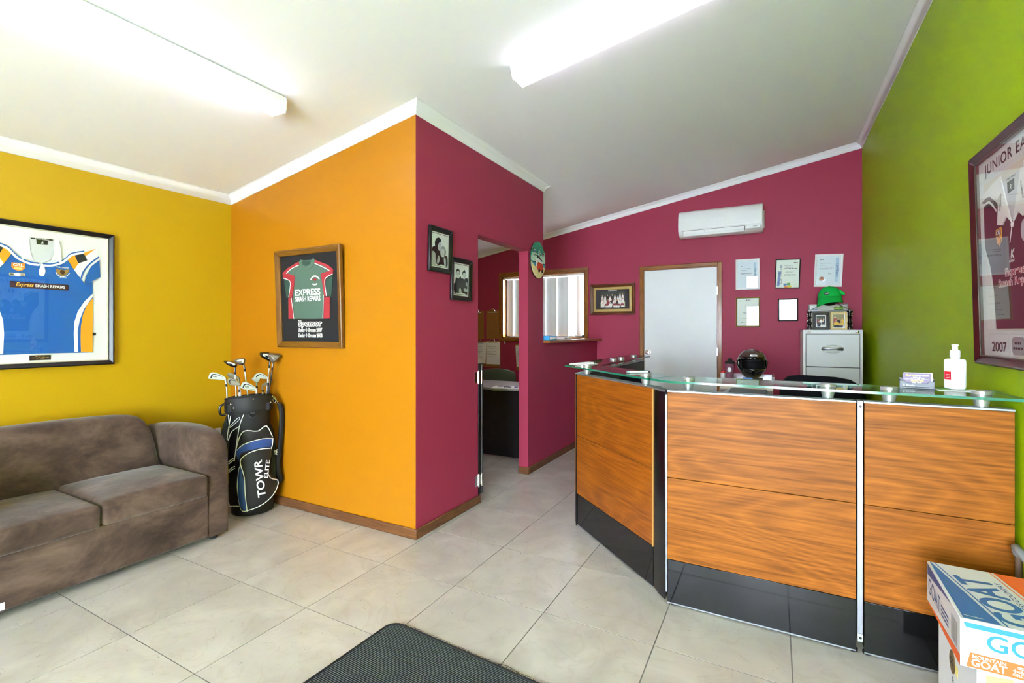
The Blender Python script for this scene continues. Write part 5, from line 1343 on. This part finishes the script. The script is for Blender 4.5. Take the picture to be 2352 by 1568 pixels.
club('large driver with a silver sole on a dark graphite shaft, tallest in the bag', [(.156, 1.066), (.153, 1.042), (.123, .80)], .0, [(.120, 1.135), (.150, 1.142), (.208, 1.129), (.202, 1.105), (.172, 1.077), (.156, 1.066), (.142, 1.08), (.128, 1.105)], M_HEADD, 'driver', M_GRAPH)
club('black fairway wood on a steel shaft next to the driver', [(.138, 1.077), (.135, 1.042), (.110, .80)], .07, [(.068, 1.14), (.079, 1.148), (.131, 1.146), (.150, 1.12), (.150, 1.085), (.138, 1.075), (.104, 1.094), (.073, 1.116)], mat('wood_black', '#0d0d0f', .15, coat=.5), 'wood')
club('dark iron half hidden behind the navy fairway wood shaft', [(-.066, .962), (-.060, .90), (-.050, .80)], .03, [(-.14, .987), (-.127, 1.006), (-.105, 1.0), (-.064, .972), (-.066, .957), (-.105, .962)], M_HEADD, 'iron', cavity=False)
club('blade putter tucked low against the graphite shafts', [(.087, .899), (.089, .87), (.090, .80)], .06, [(.080, .899), (.104, .921), (.153, .935), (.139, .91), (.109, .894), (.09, .895)], M_HEADD, 'iron', cavity=False)
club('short chrome wedge partly behind the chrome cavity-back iron', [(.049, .932), (.051, .894), (.049, .80)], .02, [(.018, .954), (.030, .966), (.071, .957), (.051, .926)], M_HEAD, 'iron', cavity=False)

# ------------------------------------------------------------------ door mat
mo = Vector((-1.50, 1.655, 0))
dm = thing('door_mat', 'charcoal ribbed carpet door mat on the tiled floor', 'mat', (mo.x, mo.y, 0.0005), -.055)
obj('carpet', prism(B(), [(x, y) for x, y in rrect(.012, .938, -1.388, -.012, .05)], .002, .008, 'xy'), mat_carpet(), dm)
out = smoothpts(rrect(.004, .946, -1.396, -.004, .055), 1)
obj('edging', tube(B(), [(x, y, .005) for x, y in out], .005, 6, closed=True), M_BLKM, dm, smooth=True)
random.seed(3)
bm = B()
for k in range(150):
    x = .05 + .85 * k / 150 + random.uniform(-.002, .002); l_ = random.uniform(.006, .014)
    tube(bm, [(x, -.003, .006), (x + random.uniform(-.005, .005), l_ * .6, .007), (x + random.uniform(-.008, .008), l_, random.uniform(.001, .006))], .0007, 3)
fr_ = obj('frayed_fringe', bm, M_BLKM, dm); fr_['kind'] = 'stuff'
obj('loose_thread', tube(B(), smoothpts([(.52, -.02, .008), (.56, .012, .004), (.61, .018, .003), (.66, -.004, .008)], 4, False), .0009, 4), M_BLKM, dm)
lf = obj('dry_leaf', prism(B(), smoothpts([(0, 0), (.008, .006), (.016, .004), (.022, .010), (.018, -.002), (.010, -.004)], 2), 0, .0015, 'xy'), mat('leaf_tan', '#a5703e', .7), loc=(-1.356, 1.262, .0090), rot=(.0, 0, .5))
tag(lf, 'small dry brown leaf scrap lying on the door mat', 'leaf')

# ------------------------------------------------------------------ cartons in front of the desk
MKW = mat('carton_white', '#d6dadc', .5); MKB = mat('carton_blue', '#2f6fae', .5); MKO = mat('carton_orange', '#ee6a2c', .5); MKN = mat('carton_navy', '#2a4a86', .5); MKL = mat('carton_sky', '#2d86cc', .5)
wb = thing('wine_carton', 'plain white wine carton standing on the floor under the beer carton', 'carton', (.50, 1.81, 0), .03)
obj('carton', box(B(), 0, .235, 0, .32, 0, .3655), MKW, wb, bevel=.003)
bm = B(); prism(bm, circle(0.19, .262, .026, 24, .036), -.0006, .0002, 'yz'); sk = obj('medal_sticker', bm, mat('sticker_bronze', '#8a7648', .4, .4), wb)
def sidetext(body, size, m, parent, y, z, x, bold=.02, width=None, rot=0., align='LEFT', shear=0.):
    """lettering on a face that looks towards -x; reads towards smaller y"""
    M = Matrix.Translation((x, y, z)) @ Matrix.Rotation(-PI / 2, 4, 'Z') @ Matrix.Rotation(-rot, 4, 'Y') @ Matrix.Rotation(PI / 2, 4, 'X')
    return text(body, size, m, parent, 0, 0, 0, align, bold, shear, M=M, width=width)
sidetext('50', .030, M_INK, sk, .207, .252, -.0009, .02)
sidetext('Enjoy', .105, M_INK, wb, .20, .115, -.0006, -.005, width=.24, shear=.15)
sidetext('SHARE', .022, M_INK, wb, .195, .205, -.0006, .0, rot=-.5)
bm = B(); flat(bm, [(.018, .345), (.075, .35), (.075, .19), (.035, .185), (.022, .21)], -.0006); obj('yellow_print', bm, mat('carton_yellow', '#e9dc78', .5), wb)
bm = B(); prism(bm, [(.165, .27), (.14, .27), (.145, .235), (.163, .24)], -.0006, .0002, 'yz'); obj('yellow_tab', bm, MATS['carton_yellow'], wb)

bc = thing('beer_carton', 'white blue and orange beer carton with big goat lettering, on top of a white carton', 'carton', (.459, 1.789, .3665), -.03)
CW, CD, CH = .285, .388, .1335
obj('carton', box(B(), 0, CW, 0, CD, 0, CH), MKW, bc, bevel=.002)
def topflat(name, pts, m, dz=.0004):
    bm = B(); p = list(pts)
    if area2(p) < 0: p.reverse()
    bm.faces.new([bm.verts.new((x, y, CH + dz)) for x, y in p]); return obj(name, bm, m, bc)
topflat('top_print_blue', [(.008, .006), (.088, .006), (.010, .382), (.006, .382)], MKB)
topflat('top_print_line', [(.097, .004), (.102, .004), (.021, .386), (.017, .386)], MKB)
topflat('top_print_orange', [(.168, .386), (.283, .386), (.283, .004), (.240, .004)], MKO)
topflat('top_print_orange', [(.156, .388), (.160, .388), (.231, .004), (.227, .004)], MKO)
for k_, (dx, dy) in enumerate(((0, 0), (.003, 0), (-.003, 0), (0, .003), (0, -.003))):   # heavy strokes
    Mt = Matrix.Translation((.180 + dx, .026 + dy, CH + .0006 + .00012 * k_)) @ Matrix.Rotation(PI / 2 + .162, 4, 'Z')
    text('GOAT', .122, MKB, bc, 0, 0, 0, 'LEFT', 0, M=Mt, width=.288, name='top_lettering')
Mt = Matrix.Translation((.186, .105, CH + .0006)) @ Matrix.Rotation(PI / 2 + .12, 4, 'Z')
text('CROSS COUNTRY', .020, MKN, bc, 0, 0, 0, 'LEFT', .01, M=Mt, width=.20, name='top_lettering')
bm = B(); flat_pts = [(.012, .026), (.038, .022), (.036, .026), (.055, .021), (.036, .017), (.038, .020), (.012, .022)]
topflat('arrow_print', flat_pts, MKW, .0008)
# left side, facing away from the green wall
def leftflat(name, pts, m, d=.0006):
    bm = B(); p = list(pts)
    if area2(p) > 0: p.reverse()
    bm.faces.new([bm.verts.new((-d, y, z)) for y, z in p]); return obj(name, bm, m, bc)
leftflat('side_print_navy', [(.378, CH - .004), (.378, CH - .040), (.095, CH - .006), (.10, CH - .004)], MKN)
leftflat('side_print_orange', [(.0, .0), (.0, .030), (.36, .004), (.36, .0)], MKO)
sidetext('GOAT', .075, MKN, bc, .365, .038, -.0008, .005, width=.155)
bm = B()
for k, z in enumerate((.068, .055, .042)): bm.faces.new([bm.verts.new(p) for p in ((-.0008, .20, z), (-.0008, .115, z), (-.0008, .115, z + .006), (-.0008, .20, z + .006))])
obj('side_print_lines', bm, MKN, bc)
bm = B()
for k in range(14):
    y = .085 - k * .0042; w = random.uniform(.0010, .0028)
    bm.faces.new([bm.verts.new(p) for p in ((-.0008, y, .035), (-.0008, y - w, .035), (-.0008, y - w, .105), (-.0008, y, .105))])
obj('barcode', bm, mat('barcode_grey', '#6f7478', .6), bc)
# front flap, facing the entrance
bm = B(); flat(bm, [(.006, CH - .008), (CW, CH - .008), (CW, CH - .020), (.012, CH - .022)], -.0008); obj('front_stripe', bm, MKL, bc)
text('GOAT', .062, MKL, bc, .052, .062, -.0010, 'LEFT', .012, width=.185)
bm = B(); prism(bm, rrect(.006, CW, .002, .048, .008), -.0022, 0.0); fp = obj('front_flap', bm, MKW, bc)
bm = B(); flat(bm, [(.012, .004), (CW, .004), (CW, .043), (.020, .045)], -.0026); obj('front_flap_print', bm, MKO, fp)
text('MOUNTAIN', .0135, MKW, fp, .024, .031, -.0030, 'LEFT', .02, width=.068)
text('GOAT', .028, MKW, fp, .022, .0095, -.0030, 'LEFT', .02, width=.072)
text('4x6x375 mL', .0105, MKW, fp, .105, .021, -.0030, 'LEFT', .02, width=.075)
text('GROSS WEIGHT', .0105, MKW, fp, .105, .0105, -.0030, 'LEFT', .02, width=.085)
bm = B()
for z in (.031, .035): flat(bm, [(.115, z), (CW - .005, z), (CW - .005, z + .0022), (.115, z + .0022)], -.0030)
obj('front_rules', bm, MKW, fp)

# handle of the thing standing beyond the carton, at the green wall
hd = thing('trolley_handle', 'grey curved handle of a folded trolley beside the green wall', 'trolley', (.742, 2.27, 0))
obj('grip', tube(B(), smoothpts([(.0, -.05, .535), (-.006, .0, .552), (.0, .05, .548), (.010, .06, .52)], 4, False), .013, 10), mat('handle_grey', '#7b848a', .4), hd, smooth=True)
obj('stem', tube(B(), [(.010, .06, .52), (.014, .05, .30), (.014, .04, .0)], .010, 10), mat('handle_brown', '#6d5846', .5), hd, smooth=True)
obj('stem', tube(B(), [(.0, -.05, .535), (.012, -.055, .46), (.014, -.045, .0)], .010, 10), MATS['handle_brown'], hd, smooth=True)

# ------------------------------------------------------------------ vertical blind
vb = thing('vertical_blind', 'white vertical blind hanging in the back window', 'blind', (-2.745, YB + .03, WZ1 - .02))
obj('headrail', box(B(), -.592, .592, -.02, .02, -.032, -.006), M_WHITE, vb, bevel=.003)
zt, zb = -.040, -(WZ1 - WZ0) + .055
for k in range(13):
    x = -.50 + k * .0825
    if x > .46: break
    ang = random.uniform(-.06, .02) - .06
    s_ = obj('slat', box(B(), -.0475, .0475, -.0006, .0006, zb + random.uniform(-.002, .004), zt), M_BLIND, vb, loc=(x, -.004 + .004 * (k % 2), 0), rot=(0, 0, ang))
    obj('slat_clip', box(B(), -.004, .004, -.003, .003, zt, zt + .010), M_STEEL, s_)
s_ = obj('slat', box(B(), -.0475, .0475, -.0006, .0006, zb, zt), M_BLIND, vb, loc=(.520, 0, 0), rot=(0, 0, 1.05))
obj('bottom_chain', tube(B(), [(-.51 + .02 * k, -.008, zb + .014 - .006 * abs(math.sin(k * .38 * 2))) for k in range(48)], .0009, 4), M_STEEL, vb)
obj('pull_cord', tube(B(), [(-.565, -.03, -.03), (-.566, -.035, -.90)], .0014, 5), M_PLAST, vb)
obj('cord_weight', lathe(B(), [(.003, -.935), (.009, -.925), (.009, -.905), (.003, -.895)], 10, (-.566, -.035)), M_PLAST, vb, smooth=True)

# papers on the servery shelf
mg = thing('magazine', 'open magazine with curled pages lying on the servery shelf', 'magazine', (-2.0, 4.78, 1.2175), PI / 2)
for k in range(4):
    bm = B(); g = {}
    for i in range(9):
        for j in range(2):
            x = -.14 + .28 * i / 8; g[i, j] = bm.verts.new((x, -.08 + .17 * j, .0015 + .0035 * k + .014 * k / 4 * math.sin(PI * i / 8 * (1 + .2 * k)) ** 2))
    for i in range(8): bm.faces.new((g[i, 0], g[i + 1, 0], g[i + 1, 1], g[i, 1]))
    solid(obj('page', bm, M_PAPER if k < 3 else mat('page_print', '#c7cdd8', .5, var=.3, vscale=60), mg, smooth=True), .001)
bx = thing('blue_packet', 'light blue and white packet at the end of the servery shelf', 'packet', (-1.955, 4.40, 1.2175), PI / 2)
obj('packet', box(B(), -.09, .09, -.035, .035, 0, .045), mat('packet_blue', '#3aa0dc', .4), bx, bevel=.004)
bm = B()
for k in range(6): prism(bm, circle(-.07 + .028 * k, .022, .010, 10, .015), -.0362, -.0348)
obj('packet_print', bm, M_PLAST, bx)

# ------------------------------------------------------------------ back office seen through the doorway
od = thing('office_desk', 'black panel-ended office desk with grey top seen through the doorway', 'desk', (-2.95, 4.62, 0))
obj('desk_top', prism(B(), [(-.80, -.24), (.06, -.24), (.45, -.40), (.75, -.30), (.75, .30), (-.80, .30)], .705, .728, 'xy'), mat('top_grey', '#8d8a86', .45), od, bevel=.002)
obj('front_panel', box(B(), -.78, .80, -.28, -.255, .02, .704), mat('panel_black', '#17181a', .45, var=.15, vscale=30), od)
obj('end_panel', box(B(), -.80, -.78, -.26, .28, 0, .704), MATS['panel_black'], od)
obj('end_panel', box(B(), .74, .76, -.25, .28, 0, .704), MATS['panel_black'], od)
pp = note('desk_papers', 'white sheets hanging over the edge of the black office desk', -2.42, 4.36, .7285, .3, .30, .24)
kb = thing('key_bunch', 'bunch of black car keys lying on white sheets on the office desk', 'keys', (-2.45, 4.36, .7305))
for k in range(5):
    a = k * 1.3; obj('key', box(B(), -.03, .03, -.008, .008, 0, .007), M_BLACK if k % 2 == 0 else M_STEEL, kb, bevel=.002, loc=(.05 * math.cos(a), .035 * math.sin(a), .001 * k), rot=(0, 0, a))
obj('key_tag', box(B(), -.015, .015, -.01, .01, 0, .008), mat('tag_blue', '#2b52b8', .4), kb, loc=(.12, .03, 0))
mn = thing('document_stand', 'upright white document holder at the end of the office desk', 'document holder', (-2.22, 4.66, .7285), .3)
obj('sheet', box(B(), -.10, .10, -.002, .002, .02, .30), M_PAPER, mn, rot=(-.15, 0, 0))
obj('stand', box(B(), -.11, .11, -.03, .05, 0, .02), M_BLKM, mn)
gc = thing('office_chair', 'green fabric office chair behind the black office desk', 'chair', (-2.93, 5.22, 0), PI)
MGC = mat('chair_green', '#4d5840', .9, var=.15, vscale=200)
bm = B(); rings = []
for z, hw in ((.50, .18), (.56, .24), (.68, .26), (.80, .255), (.845, .235), (.860, .18)):
    rings.append([bm.verts.new((math.copysign(abs(math.cos(a)) ** .5, math.cos(a)) * hw, .18 + math.sin(a) * .03, z - .02 * abs(math.cos(a)))) for a in [2 * PI * k / 20 for k in range(20)]])
loft(bm, rings); obj('backrest', bm, MGC, gc, smooth=True, angle=70)
obj('seat', prism(B(), rrect(-.24, .24, -.28, .16, .07), .41, .48, 'xy'), MGC, gc, bevel=.02)
obj('gas_column', lathe(B(), [(.03, .08), (.02, .08), (.02, .41)], 12), M_BLACK, gc)
obj('back_stem', box(B(), -.03, .03, .10, .20, .42, .60), M_BLACK, gc)
for k in range(5):
    a = 2 * PI * k / 5; obj('leg', tube(B(), [(0, 0, .09), (.28 * math.cos(a), .28 * math.sin(a), .03)], [.024, .03], 8), M_BLACK, gc, smooth=True)
def clipboard(label, x, z, paper, W=.235, H=.335, tilt=0.):
    t = hung('clipboard', label, 'clipboard', 'back', x, z, W, H, 0, tilt, 0, 'clipboards on the office wall')
    MB_ = mat('hardboard', '#9a682c', .6, var=.12, vscale=60)
    obj('board', box(B(), -W / 2, W / 2, -.005, 0, -H / 2, H / 2), MB_, t, bevel=.002)
    if paper:
        p = obj('sheet', box(B(), -W / 2 + .006, W / 2 - .006, -.0075, -.005, -H / 2 + .045, H / 2 - .015), M_PAPER, t)
        lines(p, CIN, [(-.09, random.uniform(0, .08), .10 - .022 * k) for k in range(8)], -.008, .004)
    c = obj('clip', box(B(), -.07, .07, -.016, -.005, H / 2 - .03, H / 2 - .018), M_STEEL, t)
    obj('spring', tube(B(), [(-.04, -.014, H / 2 - .02), (-.025, -.018, H / 2 + .02), (.025, -.018, H / 2 + .02), (.04, -.014, H / 2 - .02)], .006, 6), M_CHROME, c, smooth=True)
clipboard('bare brown clipboard hanging beside the window', -3.50, 1.40, False, .235, .40)
clipboard('clipboard with a white form hanging below the bare brown clipboard', -3.503, .985, True, .238, .38)
clipboard('clipboard with a white form hanging next to the black half door', -3.735, .985, True, .235, .36, .03)
clipboard('tilted clipboard with white sheets hanging under the window', -3.02, .955, True, .235, .36, -.06)
clipboard('bare clipboard at the far end of the office wall', -3.77, 1.40, False, .235, .40)
